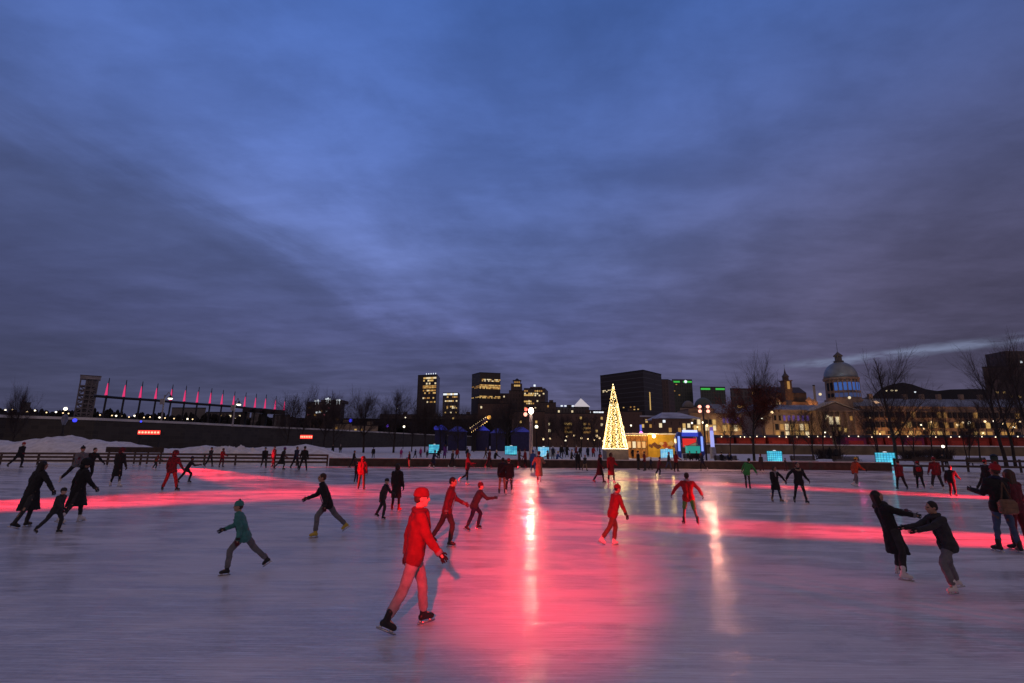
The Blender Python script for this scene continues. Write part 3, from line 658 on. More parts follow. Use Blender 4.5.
# ------------------------------------------------ far west shore
Q = 5.7
def farbox(px0, px1, yt, Y, lab, mm, name='far_building'):
    t, P, zt = tower(name, lab, 'building', [(px0, Y), (px1, Y), (px1, Y+12), (px0, Y+12)], yt, mm); return t, P, zt
t, P, zt = farbox(172, 206, 408.5, 330, 'pale grey warehouse behind the middle of the pink lit masts', mat('pale_shed', (.15, .15, .16), .8))
t, P, zt = farbox(206, 250, 413, 320, 'low grey shed under the pink lit masts', GRY); panes(t, P[0], P[1], zs_px(225, [416, 419], 320), .05, .95, 8, 1.3, 1.2, .3, WARM)
t, P, zt = farbox(252, 262, 409, 300, 'small dark square block below the last pink masts', GRY)
t, P, zt = farbox(273, 290, 416, 290, 'small grey shed left of the first tall bare trees', GRY)
t, P, zt = farbox(22, 31, 403, 420, 'small flat roofed block far off behind the little bare tree', GRY)
t, P, zt = tower('terraced_hotel', 'dark stepped hotel with three groups of white roof lights behind bare trees', 'building', [(307, 310), (341, 310), (345, 330), (310, 330)], 403, BRN)
zt2 = gz(325, 400, 312); MB().box((gx(326, 310)-t.location.x, 0, (zt+zt2)/2+.3), (gx(339, 310)-gx(317, 310), 12, zt2-zt)).build('upper_block', BRN, t)
for a, yy in ((312.5, 400.3), (315.5, 400), (323.5, 398.6), (325.5, 398), (327.5, 398.8), (334.5, 399.7), (337, 399.6)):
    MB().ball((gx(a, 305, yy)-t.location.x, -10.5, gz(a, yy, 305)), .6, 8, 6).tube((gx(a, 305, yy)-t.location.x, -10.5, gz(a, yy, 305)), (gx(a, 305, yy)-t.location.x, -10, zt-1), .1).build('roof_lamp', COLDW, t)
for a, yy in ((318, 412.5), (320.5, 412), (327, 411.5)): pane(t, P[0], P[1], (a-307)/34, gz(a, yy, 310), 1.6, 1.0, COLDW)
panes(t, P[0], P[1], zs_px(325, [408, 411, 415, 419], 310), .03, .97, 10, 1.2, 1.1, .15, [WARM[1], emit('window_pink', (1, .25, .35), .5)])
# lattice conveyor tower
ly = 185.0
lt = thing('lattice_tower', 'grey lattice tower with stacked platforms and a wider flat top, west of the pink masts', 'tower', (gx(79, ly), ly, 0))
LST = mat('weathered_concrete', (.30, .285, .29), .8, .35, .6); LSD = mat('rusty_steel', (.13, .12, .125), .7, .3, 1.0)
zt = gz(89, 379.5, ly); hw = 10.2*ly/F*.80
lt.rotation_euler = (0, 0, math.atan2(158, 185))
MB().box((.8, .5, zt/2), (hw*.95, hw*.9, zt-.5)).build('core', LST, lt)
for i in range(10):
    zz = zt*(.28+.068*i); MB().box((0, 0, zz), (hw*1.75, hw*1.7, .45)).build('platform', LSD, lt)
for sx in (-1, -.33, .33, 1):
    for sy in (-1, 1): MB().box((sx*hw*.82, sy*hw*.8, zt/2), (.4, .4, zt-.5)).build('column', LSD, lt)
for i in range(9):
    z0, z1 = zt*(.28+.068*i)+.2, zt*(.348+.068*i)-.2
    for s in (-1, 1):
        a, b = (-.82, -.33) if (i % 2) else (-.33, -.82)
        MB().tube((a*hw*s, -hw*.8, z0), (b*hw*s, -hw*.8, z1), .2, n=5).build('brace', LSD, lt)
MB().box((.2, 0, zt+.5), (hw*1.95, hw*1.8, 1.2)).build('top_slab', LST, lt)
MB().box((.2, 0, zt+1.22), (hw*2.02, hw*1.9, .2)).build('roof_edge', LSD, lt)
# gallery with pink lit masts
MASTS = [(110, 378, 106.5, 396.5), (127, 380, 124, 398), (143, 381.5, 140.4, 399), (157.8, 383.5, 155.7, 400), (172.8, 384.5, 170.8, 401.5), (186.2, 385.6, 184.4, 402.5), (199.2, 387, 197.2, 403.6), (211.8, 388.2, 210, 404.5), (223.3, 390, 221.7, 405.4), (234.6, 391.5, 233.4, 406.3), (245.6, 392.5, 244.6, 407.6), (256.3, 393.6, 255, 408.6), (266.4, 394.5, 265, 409.4), (276.1, 396, 275, 410.3), (285.4, 397.6, 284.2, 411)]
gl = thing('mast_gallery', 'long elevated dark gallery beam carrying fifteen pink lit masts', 'pier structure', (-90, 165, 0))
PINKM = emit('mast_pink_light', (1, .045, .22), .75)
def my(px): return 150+(px-105)*(46/180)
bpts = []; tops = []
for i, (tx, ty, bx, by) in enumerate(MASTS):
    Y = my(bx); X = gx(bx, Y, by); zb = gz(bx, by, Y); zt = gz(tx, ty, Y)
    l = Vector((X+90, Y-165, 0)); bpts.append((l.x, l.y, zb))
    ms = MB().tube((l.x, l.y, zb), (l.x, l.y, zt), .24, .10, 6).build('mast', STEEL, gl)
    h = zt-zb; MB().lathe([(.36, zb+.4), (.28, zb+h*.25), (.17, zb+h*.55), (.06, zb+h*.72)], 8, (l.x, l.y-.3, 0)).build('pink_lamp', PINKM, ms)
    MB().tube((l.x-.3, l.y, 0), (l.x, l.y, zb-.3), .30, .26, 6).build('leg', STEEL, gl)
m = MB()
p0, p1 = Vector(bpts[0]), Vector(bpts[-1]); e0 = p0+(p0-p1).normalized()*3; pts2 = [e0]+[Vector(p) for p in bpts]
for a, b in zip(pts2, pts2[1:]): m.tube((a.x, a.y, a.z-.1), (b.x, b.y, b.z-.1), .42, n=6)
m.build('beam', STEEL, gl)
m = MB()
for a, b in zip(pts2[11:], pts2[12:]): m.box(((a.x+b.x)/2, (a.y+b.y)/2, (a.z+b.z)/2-.9), ((b.x-a.x), abs(b.y-a.y)+2.5, 1.3))
m.build('deck', STEEL, gl)
for i in (10, 12, 14):
    MB().box((bpts[i][0], bpts[i][1], bpts[i][2]/2-.8), (1.5, 1.5, bpts[i][2]-1.6)).build('pier', STEEL, gl)
# far tree belt on the west shore (reads as one mass)
FARM = mat('far_tree_mass', (.010, .010, .010), .95, .3, .3)
m = MB(); rnd = random.Random(3)
for i in range(420):
    px = rnd.uniform(-60, 420); Y = rnd.uniform(300, 345)
    top = 411 if px < 120 else 413 + (px-120)*.03
    zt = gz(px, top+rnd.uniform(-2.5, 5), Y); X = gx(px, Y); w = rnd.uniform(1.5, 4)
    m.tube((X, Y, 3), (X, Y, zt*.55), .5, .4, 5)
    for k in range(4):
        m.ball((X+rnd.uniform(-w, w), Y+rnd.uniform(-w, w), zt*rnd.uniform(.62, .9)), (w*rnd.uniform(.3, .7), w*.5, zt*rnd.uniform(.08, .2)), 6, 4)
o = m.build('distant_trees', FARM); tag(o, kind='stuff')
o = MB().box((-230, 352, 9), (620, 8, 18)).build('far_shore', FARM); tag(o, kind='structure')
# far shore lamps
FL = emit('far_lamp_warm', (1, .70, .36), 2.2); FLW = emit('far_lamp_white', (1, .88, .66), 3.2); FLB = emit('far_lamp_blue', (.04, .05, 1), 1.6)
FSPEC = [(5.5, 410, 1), (12.5, 409.5, 0), (27, 411.7, 0), (35, 410.5, 1), (46.5, 412.5, 0), (56, 412, 1), (65.5, 408.8, 1), (63, 413, 0), (68.5, 413.5, 0), (82.5, 415, 0), (90, 415, 0), (100, 415, 0), (112, 415.5, 0), (116.2, 415.8, 1), (121.4, 416, 0), (129, 417, 0), (134.5, 415.8, 1), (144, 417.5, 0), (150, 417, 0), (159.5, 417.5, 1), (165, 418, 0), (174, 418.6, 0), (187.5, 419, 1), (192.6, 419.2, 0), (36.5, 419, 1), (182, 419.8, 0)]
LBALL = MB().ball((0, 0, 0), 1, 8, 6).mesh('lamp_globe', True); LBALL.materials.append(FL)
LPOLE = MB().tube((0, 0, 0), (0, 0, 1), 1, .7, 6).mesh('lamp_pole'); LPOLE.materials.append(STEEL)
def smalllamp(px, py, Y, r, m, label, group=None, zbase=-.05, name='street_lamp'):
    t = thing(name, label, 'street lamp', (gx(px, Y, py), Y, 0), 0, group); zz = gz(px, py, Y)
    o = link('pole', LPOLE, t); o.location = (0, 0, zbase); o.scale = (.09+r*.08, .09+r*.08, zz-zbase-r)
    o = link('lamp', LBALL, t); o.location = (0, 0, zz); o.scale = (r, r, r); setmat(o, m); return t
for px, py, k in FSPEC:
    big = px == 65.5
    smalllamp(px, py, 262, .85 if big else (.40 if k else .30), FLW if k else FL, 'bright double sized globe lamp on the far shore near the pale post' if big else 'small warm lamp in the row along the far dark shore', None if big else 'lamps along the far shore', 3)
smalllamp(74.8, 420.3, 92, .34, FLB, 'deep blue lamp on the quay beside the pale lamp post', None, 5.6)
smalllamp(141, 421.5, 104, .2, FLB, 'violet blue lamp near the long red floodlight bar', None, 5.6)
# pale post with a lantern in the snow
t = thing('lamp_post', 'leaning grey lamp post with a pale unlit lantern standing in the snow bank', 'lamp post', (gx(59.5, 55, 447), 55, 0))
MB().tube((0, 0, 0), (0, 0, gz(60, 424, 55)), .13, .09, 8).build('pole', STEEL, t)
MB().tube((0, 0, gz(60, 445, 55)-2), (0, 0, gz(60, 434, 55)), .24, .2, 8).build('sleeve', STEEL, t)
MB().lathe([(.12, gz(60, 425, 55)), (.30, gz(60, 420, 55)), (.24, gz(60, 416, 55)), (.06, gz(60, 414, 55))], 8).build('lantern', mat('lantern_glass', (.16, .18, .23), .3), t)
# tall double arm quay lamps
for px, py, bx, lab in ((164.3, 398.5, 158.3, 'tall quay lamp with one drooping head near the long red floodlight'), (234.5, 404.5, 230.8, 'tall quay lamp with one drooping head among the pink masts')):
    Y = 122; t = thing('quay_lamp', lab, 'street lamp', (gx(bx, Y), Y, 0))
    zt = gz(px, py-3.5, Y); dxx = gx(px, Y)-gx(bx, Y)
    MB().tube((0, 0, 5.5), (0, 0, zt), .2, .13, 8).build('pole', LST, t)
    MB().tube((0, 0, zt-.6), (dxx*.6, 0, zt+.7), .08).tube((dxx*.6, 0, zt+.7), (dxx, 0, zt), .08).build('arm', LST, t)
    MB().lathe([(.1, zt), (.22, zt-.3), (.62, zt-.75)], 10, (dxx, 0, 0)).build('lamp_shade', STEEL, t)
    MB().ball((dxx, 0, zt-.85), (.5, .5, .25), 10, 6).build('lamp', FLW, t)
    MB().box((-.5, 0, zt-1.6), (.9, .1, 1.4)).build('banner', LST, t)
# ================================================================== CHRISTMAS TREE
TY = 60.0
tx = gx(615, TY); zb = gz(615, 449, TY); zt = gz(613.5, 384, TY); rb = 12.0*TY/F
BULB = emit('fairy_bulb', (1, .60, .18), 3.6); BULBW = emit('fairy_bulb_white', (1, .78, .42), 5.0)
t = thing('christmas_tree', 'tall narrow cone christmas tree covered in warm white fairy lights', 'christmas tree', (tx, TY, 0))
CONE = mat('tree_wire_green', (.05, .055, .02), .9, .4, 3)
m = MB(); rnd = random.Random(5)
for i in range(2600):      # short needle sprays over the cone
    h = 1-math.sqrt(rnd.random()); a = rnd.uniform(0, 2*pi); r = rb*(1-h)*rnd.uniform(.72, .97)
    p = Vector((r*cos(a), r*sin(a), zb+(zt-zb)*h)); d = Vector((cos(a), sin(a), rnd.uniform(-.3, .6)))*.16
    s = Vector((-sin(a), cos(a), rnd.uniform(-.5, .5)))*.06
    m.add([p-d-s, p-d+s, p+d], [(0, 1, 2)])
m.build('needles', CONE, t)
MB().tube((0, 0, .05), (0, 0, zt-.1), .16, .03, 8).build('trunk', STEEL, t)
MB().lathe([(rb*.96, zb), (rb*.5, zb+(zt-zb)*.5), (.03, zt-.15)], 20).build('inner_cone', CONE, t)
ns = 28
for s in range(ns):
    m = MB(); n = 46
    n = 125
    for i in range(n):
        h = min(.985, 1-math.sqrt(1-(i+.5)/n)*.985+rnd.uniform(-.01, .01)) if i < 112 else rnd.uniform(.62, .985)
        a = 2*pi*(s+rnd.uniform(-.55, .55))/ns; r = rb*(1-h)+.02
        m.ball((r*cos(a)*rnd.uniform(.96, 1.03), r*sin(a)*rnd.uniform(.96, 1.03), zb+(zt-zb)*h+rnd.uniform(-.05, .05)), rnd.uniform(.022, .042), 5, 3)
    m.build('light_string', BULBW if s % 3 == 0 else BULB, t)
m = MB()
for i in range(70):
    a = 2*pi*i/70; m.ball((rb*cos(a), rb*sin(a), zb+.05), .05, 5, 3)
m.build('light_ring', BULBW, t)
MB().ball((0, 0, zt-.05), .055, 8, 6).build('star', BULBW, t)
MB().box((0, 0, zb/2-.05), (rb*1.75, rb*1.75, zb)).build('base', mat('pale_plinth', (.16, .13, .14), .7, .2), t)
lamp('POINT', 'tree_glow', (tx-.3, TY-2.6, 3.0), (1, .66, .28), 120, soft=.8)
# ================================================================== YELLOW WARMING HUT
HY = 75.0
h = thing('warming_hut', 'bright yellow hut with red mural shapes and an orange timber end with windows', 'hut', (gx(651, HY), HY, 0)); hx = h.location.x
YEL = mat('yellow_panel', (.55, .33, .03), .7, .2, 1.5); ORG = mat('orange_timber', (.42, .20, .06), .7, .4, 3)
zt = gz(651, 434.6, HY)
xa, xm, xb = gx(626, HY)-hx, gx(648, HY)-hx, gx(677, HY)-hx
MB().box(((xm+xb)/2, 2, zt/2), (xb-xm, 4, zt)).build('wall', YEL, h)
MB().box(((xa+xm)/2-.01, 2.2, zt/2-.1), (xm-xa-.02, 4, zt-.2)).build('timber_end', ORG, h)
MB().box(((xa+xb)/2, 2, zt+.1), (xb-xa+.5, 5, .2)).build('roof', SNOW, h)
MUR = mat('mural_red', (.33, .06, .03), .7, .3, 3)
MUR2 = mat('mural_brown', (.13, .05, .03), .7, .3, 3); MUR3 = mat('mural_cream', (.62, .46, .22), .7, .3, 3)
rnd = random.Random(4)
for cx_, cz_, s_ in ((.10, .45, .4), (.22, .5, .5), (.34, .42, .5), (.47, .55, .4), (.60, .5, .55), (.72, .4, .4), (.80, .56, .5), (.91, .45, .4), (.55, .25, .3)):
    m = MB(); X = xm+(xb-xm)*cx_; Z = zt*cz_+.3; n = 9
    m.extr([(X+s_*cos(2*pi*i/n)*rnd.uniform(.5, 1.1), -.03, Z+s_*.8*sin(2*pi*i/n)*rnd.uniform(.5, 1.1)) for i in range(n)], (0, .026, 0)); m.build('mural_shape', [MUR, MUR2, MUR3][int(cx_*100) % 3], h)
LITW = emit('hut_window', (1, .50, .16), .8)
for i, a in enumerate((.16, .38, .60, .82)):
    X = xa+(xm-xa)*a; f = MB().box((X, .165, zt*.58), (.62, .06, 1.1)).build('window_frame', WOOD, h)
    MB().box((X, .13, zt*.58), (.48, .03, .94)).build('pane', LITW if i != 1 else WARM[2], f)
for a in (.05, .27, .49, .71, .93): MB().box((xa+(xm-xa)*a, .14, zt*.45), (.12, .12, zt*.9)).build('post', ORG, h)
for i in range(14): MB().ball((xa+(xm-xa)*(i+.5)/14, -.2, zt-.15), .06, 6, 4).build('eave_bulb', BULB, h)
MB().ball((gx(654, HY-.6)-hx, -.75, gz(654, 436.2, HY-.7)), .26, 10, 7).build('lamp', emit('hut_lamp', (1, .72, .30), 9), h)
MB().tube((gx(654, HY)-hx, -.7, gz(654, 436.2, HY)+.2), (gx(654, HY)-hx, .05, zt), .03).build('lamp_arm', STEEL, h)
lamp('POINT', 'hut_lamp_light', (gx(654, HY-1.6), HY-1.9, gz(654, 436, HY)), (1, .62, .22), 120, soft=.3)
lamp('POINT', 'hut_eave_light', (gx(636, HY-1.6), HY-2.2, 2.6), (1, .50, .2), 90, soft=.3)
lamp('POINT', 'hut_eave_light', (gx(670, HY-1.6), HY-2.4, 2.6), (1, .66, .2), 110, soft=.3)
# ================================================================== BLUE ARCH
AY = 72.0
a = thing('entrance_arch', 'blue lit archway with a glowing white sign bar and a red screen in its opening', 'archway', (gx(689.5, AY), AY, 0)); ax = a.location.x
BLU = emit('arch_blue_light', (.05, .09, .9), .55); BLUP = mat('arch_blue_paint', (.04, .06, .35), .4, .2)
SIGNW = emit('sign_white', (.62, .68, 1), 1.2)
zt = gz(689, 430.5, AY)
for s in (-1, 1):
    pl = [(s*1.35, 0, 0), (s*1.95, 0, .8), (s*2.0, 0, zt*.75), (s*1.55, 0, zt-.2), (s*1.15, 0, zt-.35), (s*1.3, 0, zt*.5)]
    o_ = MB().extr([(p[0], -.4, p[2]) for p in pl], (0, .8, 0)).build('pillar', BLUP, a)
    MB().box((s*1.62, -.45, zt*.55), (.28, .08, zt*.5)).build('light_strip', emit('arch_strip', (.25, .38, 1), 1.1) if s < 0 else bpy.data.materials['arch_strip'], o_)
MB().box((0, 0, zt-.55), (3.0, .75, .55)).build('lintel', BLU, a)
MB().box((0, -.42, zt-.12), (2.1, .12, .34)).build('sign', SIGNW, a)
m = MB()
MB().box((0, .1, zt*.58), (2.05, .12, 1.45)).build('screen_frame', BLUP, a)
m.extr([(-.95, 0, zt*.58-.6), (.95, 0, zt*.58+.1), (.95, 0, zt*.58+.6), (-.95, 0, zt*.58+.6)], (0, .04, 0)); m.build('screen', emit('screen_red', (1, .03, .02), .7), a)
MB().extr([(-.95, 0, zt*.58-.66), (.95, 0, zt*.58-.66), (.95, 0, zt*.58+.04)], (0, .04, 0)).build('screen_lower', emit('screen_pale', (.6, .5, .3), .3), a)
c = thing('counter', 'turquoise lit counter in front of the blue archway', 'counter', (gx(692.5, AY-2), AY-2, 0))
zc = gz(692, 446, AY-2)
MB().box((0, .02, zc*.25), (gx(698, AY-2)-gx(687, AY-2), .6, zc*.5)).build('base', STEEL, c)
MB().box((0, 0, zc*.75), (gx(699, AY-2)-gx(686, AY-2), .7, zc*.49)).build('front', emit('counter_teal', (.03, .60, .50), .45), c)
MB().box((0, 0, zc+.04), (2.1, .9, .08)).build('counter_top', WPOST, c)
# white violet light column
t = thing('light_column', 'tall violet white glowing column standing beside the slim lamp post', 'light column', (gx(712.5, 73), 73, 0))
z1, z2, z3 = gz(712, 447, 73), gz(712, 431, 73), gz(712, 427, 73)
MB().lathe([(.42, 0), (.42, z1*.9), (.38, z1)], 12).build('base', mat('column_base', (.35, .34, .42), .6), t)
MB().lathe([(.27, z1), (.25, z2), (.16, z2+.05)], 12).build('light_panel', emit('column_light', (.42, .45, 1), .9), t)
MB().lathe([(.26, z2+.06), (.22, z3)], 12).build('finial', emit('column_violet', (.4, .2, .9), .4), t)
t = thing('light_column', 'small magenta lit lamp column rising behind the yellow hut', 'light column', (gx(641.5, 84), 84, 0))
z1 = gz(641, 433, 84); MB().tube((0, 0, 0), (0, 0, z1-.1), .07).build('pole', STEEL, t)
MB().ball((0, 0, z1), .3, 8, 6).build('lamp', emit('magenta_lamp', (1, .22, .8), 1.8), t); MB().box((0, 0, z1+.85), (.3, .2, 1.0)).build('light_panel', emit('blue_panel', (.15, .2, .9), .7), t)
# ================================================================== CYAN LIT CUBES
def cubemat(name, c1, c2, s):
    global nt, L
    m, nt2, b = newmat(name); nt, L = nt2, nt2.links
    tcn = nd('ShaderNodeTexCoord'); mp = nd('ShaderNodeMapping'); L.new(tcn.outputs['Generated'], mp.inputs[0])
    n = noise(mp.outputs[0], 2.2, 3, .5)
    col = mix(smooth(n, .35, .65), c1, c2)
    b.inputs['Base Color'].default_value = (.2, .4, .45, 1); L.new(col, b.inputs['Emission Color']); b.inputs['Emission Strength'].default_value = s
    return m
CYA = cubemat('cyan_light_panel', (.02, .34, .58), (.10, .72, .90), .85)
CYB = cubemat('blue_white_light_panel', (.10, .45, .80), (.45, .75, .90), .85)
LATT = mat('cube_frame', (.06, .25, .28), .5)
def cube(pxa, pxb, pyt, pyb, Y, mm, label):
    xa, xb = gx(pxa, Y), gx(pxb, Y); zt = gz(pxa, pyt, Y); zb = max(.0, gz(pxa, pyb, Y)); w = xb-xa
    t = thing('light_cube', label, 'light cube', ((xa+xb)/2, Y, 0), -math.atan2((xa+xb)/2, Y), 'glowing cyan cubes around the rink')
    w *= cos(math.atan2((xa+xb)/2, Y))
    MB().box((0, w*.25, (zt+zb)/2), (w, w*.5, zt-zb)).build('light_panel', mm, t)
    m = MB(); n = 7; k = 5
    for i in range(n+1): m.box((-w/2+w*i/n, -.012, (zt+zb)/2), (.03 if 0 < i < n else .07, .02, zt-zb))
    for j in range(k+1): m.box((0, -.034, zb+(zt-zb)*j/k), (w, .02, .03 if 0 < j < k else .07))
    m.build('lattice', LATT, t)
    MB().box((0, w*.25, zb/2-.03), (w*.9, w*.4, max(.06, zb-.01))).build('plinth', STEEL, t)
    m = MB().ball((w*.02, w*.3, zt+.03), (w*.12, .1, .08), 8, 5); m.build('top_lamp', COLDW, t)
    if Y < 80: lamp('POINT', 'cube_light', ((xa+xb)/2, Y-.8, zt*.6), (.15, .8, 1), 14, soft=.4)
cube(429, 439.5, 444.5, 453, 96, CYA, 'glowing cyan cube far behind the magenta children, below the tallest tower')
cube(505, 517, 446, 454.5, 86, CYA, 'glowing cyan cube behind the hugging couple')
cube(538, 549, 447, 457, 74, CYB, 'pale blue white glowing cube behind the boards near the thick lamp post')
cube(660, 672.5, 449, 459, 70, CYB, 'pale blue glowing cube in front of the yellow hut')
cube(766, 781, 451, 461.8, 62, CYA, 'glowing cyan cube above the hand holding pair')
cube(873.5, 893.5, 452.5, 464.5, 55.5, CYA, 'widest glowing cyan cube by the leaning bare trunk')
# white lattice barrier near the lamp post (pale kiosk panels)
t = thing('pale_barrier', 'long pale blue lit barrier between the thick lamp post and the pale blue cube', 'barrier', (gx(521, 80), 80, 0))
xa, xb = gx(535, 80)-t.location.x, gx(556, 80)-t.location.x
MB().box(((xa+xb)/2, 0, .55), (xb-xa, .2, 1.1)).build('panel', mat('barrier_panel', (.45, .5, .58), .6), t)
MB().box(((xa+xb)/2, 0, 1.16), (xb-xa+.1, .3, .1)).build('cap_rail', WPOST, t)
# ================================================================== RED CHALETS
CHR = mat('chalet_red', (.17, .022, .016), .8, .3, 1.0); CHRD = mat('chalet_plum', (.14, .02, .07), .8, .3, 1.0)
cy = 141.0
pmesh = None; first = None
spec = [(717, 734), (737, 752), (754.5, 766), (769, 789), (793, 811), (815, 833), (846, 867), (870, 884), (886, 903), (905, 925), (928, 946), (949, 968), (971, 990), (993, 1012), (1015, 1036), (1039, 1060)]
BM = MB().ball((0, 0, 0), .14, 7, 5).mesh('bulb', True); BM.materials.append(emit('string_bulb', (1, .78, .50), 3))
for i, (pa, pb) in enumerate(spec):
    xa, xb = gx(pa, cy), gx(pb, cy); w = xb-xa; ztp = gz((pa+pb)/2, 437.5, cy)
    near = ['beside the violet white column', 'behind the reddish leafy tree', 'just behind the leafy tree trunk', 'above the hand holding pair', 'below the golden arched windows', 'under the west end of the portico', 'under the east end of the portico', 'behind the leaning bare trunk', 'behind the widest cyan cube', 'fourth from the cube toward the eastern edge', 'below the brightest orange facade', 'near the white ground lamp', 'behind the cluster of thin trees', 'behind the paired tall trunks', 'near the eastern edge of the view', 'last of the row at the eastern edge'][i]
    t = thing('market_chalet', ('plum red' if i in (5, 6, 9) else 'dark red')+' market chalet with string bulbs, '+near, 'market stall', ((xa+xb)/2, cy, 0), 0, 'red market chalets')
    MB().box((0, 2, ztp/2), (w, 4, ztp)).build('wall', CHRD if i in (6, 9) else CHR, t)
    MB().extr([(-w/2-.2, -.4, ztp+.005), (-w/2-.2, 2, ztp+.7), (-w/2-.2, 4.4, ztp+.005)], (w+.4, 0, 0)).build('roof', DARKR, t)
    sh = MB().box((0, -.04, ztp*.62), (w*.72, .07, ztp*.35)).build('hatch', mat('hatch_red', (.24, .03, .02), .7) if i == 0 else bpy.data.materials['hatch_red'], t)
    for j in range(3 if i < 7 else 2):
        if random.random() < .25: continue
        b = link('bulb', BM, t); b.location = (-w/2+w*(j+.5+random.uniform(-.25, .25))/3, -.6, ztp+.15+random.uniform(-.1, .15))
for px, c, pw in ((724, (1, .25, .12), 260), (760, (1, .25, .12), 220), (780, (1, .3, .15), 320), (800, (1, .3, .15), 280), (856, (1, .12, .4), 420), (895, (1, .3, .3), 160), (915, (1, .1, .4), 120), (945, (1, .2, .1), 120), (980, (1, .2, .1), 160), (1005, (1, .2, .1), 120)):
    lamp('POINT', 'chalet_light', (gx(px, cy-4), cy-4, 5.0), c, pw*.55, soft=.3)
# street lamps of the market street
for i, (px, py, r) in enumerate([(762, 418, .35), (772, 412.3, .45), (931.5, 422, .30), (921, 425, .26), (957.5, 425, .42), (963, 422.5, .34), (969, 422.5, .42), (968.5, 425, .3), (985, 421.5, .34), (994, 421, .3), (983, 433, .28), (1003, 424, .34), (1014, 427, .3), (1020, 421.5, .28), (924, 428.8, .28), (703, 422.5, .35), (697.5, 427, .3), (707, 425.5, .45), (692, 423, .3), (880, 434, .25), (870, 418, .28), (825, 432.5, .25)]):
    lab = 'pale street lamp globe in front of the floodlit market facade, among thin branches'
    smalllamp(px, py, 172, r, FL if i % 3 else FLW, lab, 'street lamps before the market facade', name='street_lamp')
for i, (px, py, r, mm) in enumerate([(567, 436.5, .28, FL), (574, 435.5, .24, FL), (581.5, 438, .3, FL), (588, 439, .24, FL), (594, 440, .26, FL), (597, 436, .38, FL), (599.5, 438, .3, FL), (550, 438.5, .26, FL), (543.5, 439, .3, FL), (565.5, 440.5, .24, FLW), (603, 441, .22, FL), (631, 425.5, .24, FLW)]):
    smalllamp(px, py, 150, r, mm, 'small amber lamp in the market row between the lamp post and the christmas tree', 'amber lamps behind the centre of the rink')
smalllamp(536.5, 426.8, 100, .32, FLW, 'white globe lamp just beside the thick pale lamp post')
smalllamp(404, 426.6, 160, .34, FLW, 'small white globe lamp between bare trunks west of the cyan cubes')
smalllamp(397, 408.5, 250, .35, FLW, 'white lamp dot high among twigs, upper of two')
smalllamp(405.5, 417.5, 250, .3, FLW, 'white lamp dot among twigs, lower of two')
smalllamp(350.5, 420.5, 170, .55, FLB, 'strong blue fairground lamp above the pale shed', None, 5.6)
smalllamp(387.5, 425.8, 180, .45, emit('violet_lamp', (.22, .08, 1), 1.6), 'violet fairground lamp behind the second big bare tree', None, 5.6)
smalllamp(436, 428, 140, .6, emit('dim_blue_lamp', (.06, .06, .8), .4), 'dim blue round lamp over the western blue tent')
smalllamp(943, 446.5, 62, .16, FLW, 'white ground lamp on a short post by the dark seated figure')
# ================================================================== FAIRGROUND (blue tents, boom ride)
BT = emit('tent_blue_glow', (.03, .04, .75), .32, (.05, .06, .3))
for i, (pa, pb, yt, yb, lab) in enumerate([(436, 446, 425, 432, 'small blue glowing tent below the slim tower'), (449, 466, 426.5, 432.5, 'dim blue tent west of the lit boom ride'), (472, 489, 425.5, 432.5, 'bright blue tent under the bulb lit boom'), (491, 505, 428, 433, 'dim blue tent east of the boom ride'), (511, 530, 427, 434, 'blue violet tent just behind the thick lamp post')]):
    Y = 140; xa, xb = gx(pa, Y), gx(pb, Y); zt = gz(pa, yt, Y); w = xb-xa
    t = thing('tent', lab, 'tent', ((xa+xb)/2, Y, 0)); hgt = zt-1.4
    MB().box((0, 0, hgt/2), (w, 5, hgt)).build('wall', mat('tent_wall', (.03, .03, .10), .7) if i == 0 else bpy.data.materials['tent_wall'], t)
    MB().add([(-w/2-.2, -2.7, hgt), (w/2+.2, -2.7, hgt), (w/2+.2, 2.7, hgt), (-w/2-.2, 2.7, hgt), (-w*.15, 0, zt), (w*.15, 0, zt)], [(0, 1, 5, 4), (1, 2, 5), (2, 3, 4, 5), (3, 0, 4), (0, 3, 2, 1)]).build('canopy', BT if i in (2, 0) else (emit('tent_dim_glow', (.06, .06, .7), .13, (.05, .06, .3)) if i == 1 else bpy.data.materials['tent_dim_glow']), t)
Y = 136; p0 = at(470.5, 430.5, Y); p1 = at(487.5, 418.8, Y)
t = thing('fairground_boom', 'slanting fairground ride boom lined with amber bulbs above the blue tent', 'fairground ride', (p0.x, Y, 0))
q0 = Vector((0, 0, p0.z)); q1 = Vector((p1.x-p0.x, 0, p1.z))
MB().tube(q0, q1, .45, .45, 6).build('boom', mat('boom_violet', (.12, .07, .22), .5), t)
MB().box((1.0, 0, p0.z/2), (1.2, 1.2, p0.z)).build('mast', STEEL, t)
for s in (-1, 1):
    for i in range(9):
        p = q0.lerp(q1, (i+.3)/9)+Vector((-.35*s*.55, -.5, .8*s*.7)); b = link('bulb', BM, t); b.location = p
        b.scale = (1.1, 1.1, 1.1); setmat(b, FL if s > 0 else bpy.data.materials['fairy_bulb'])
MB().ball(q1+Vector((.4, -.2, .4)), .55, 8, 6).build('end_lamp', emit('end_lamp_amber', (1, .45, .08), 2.2), t)
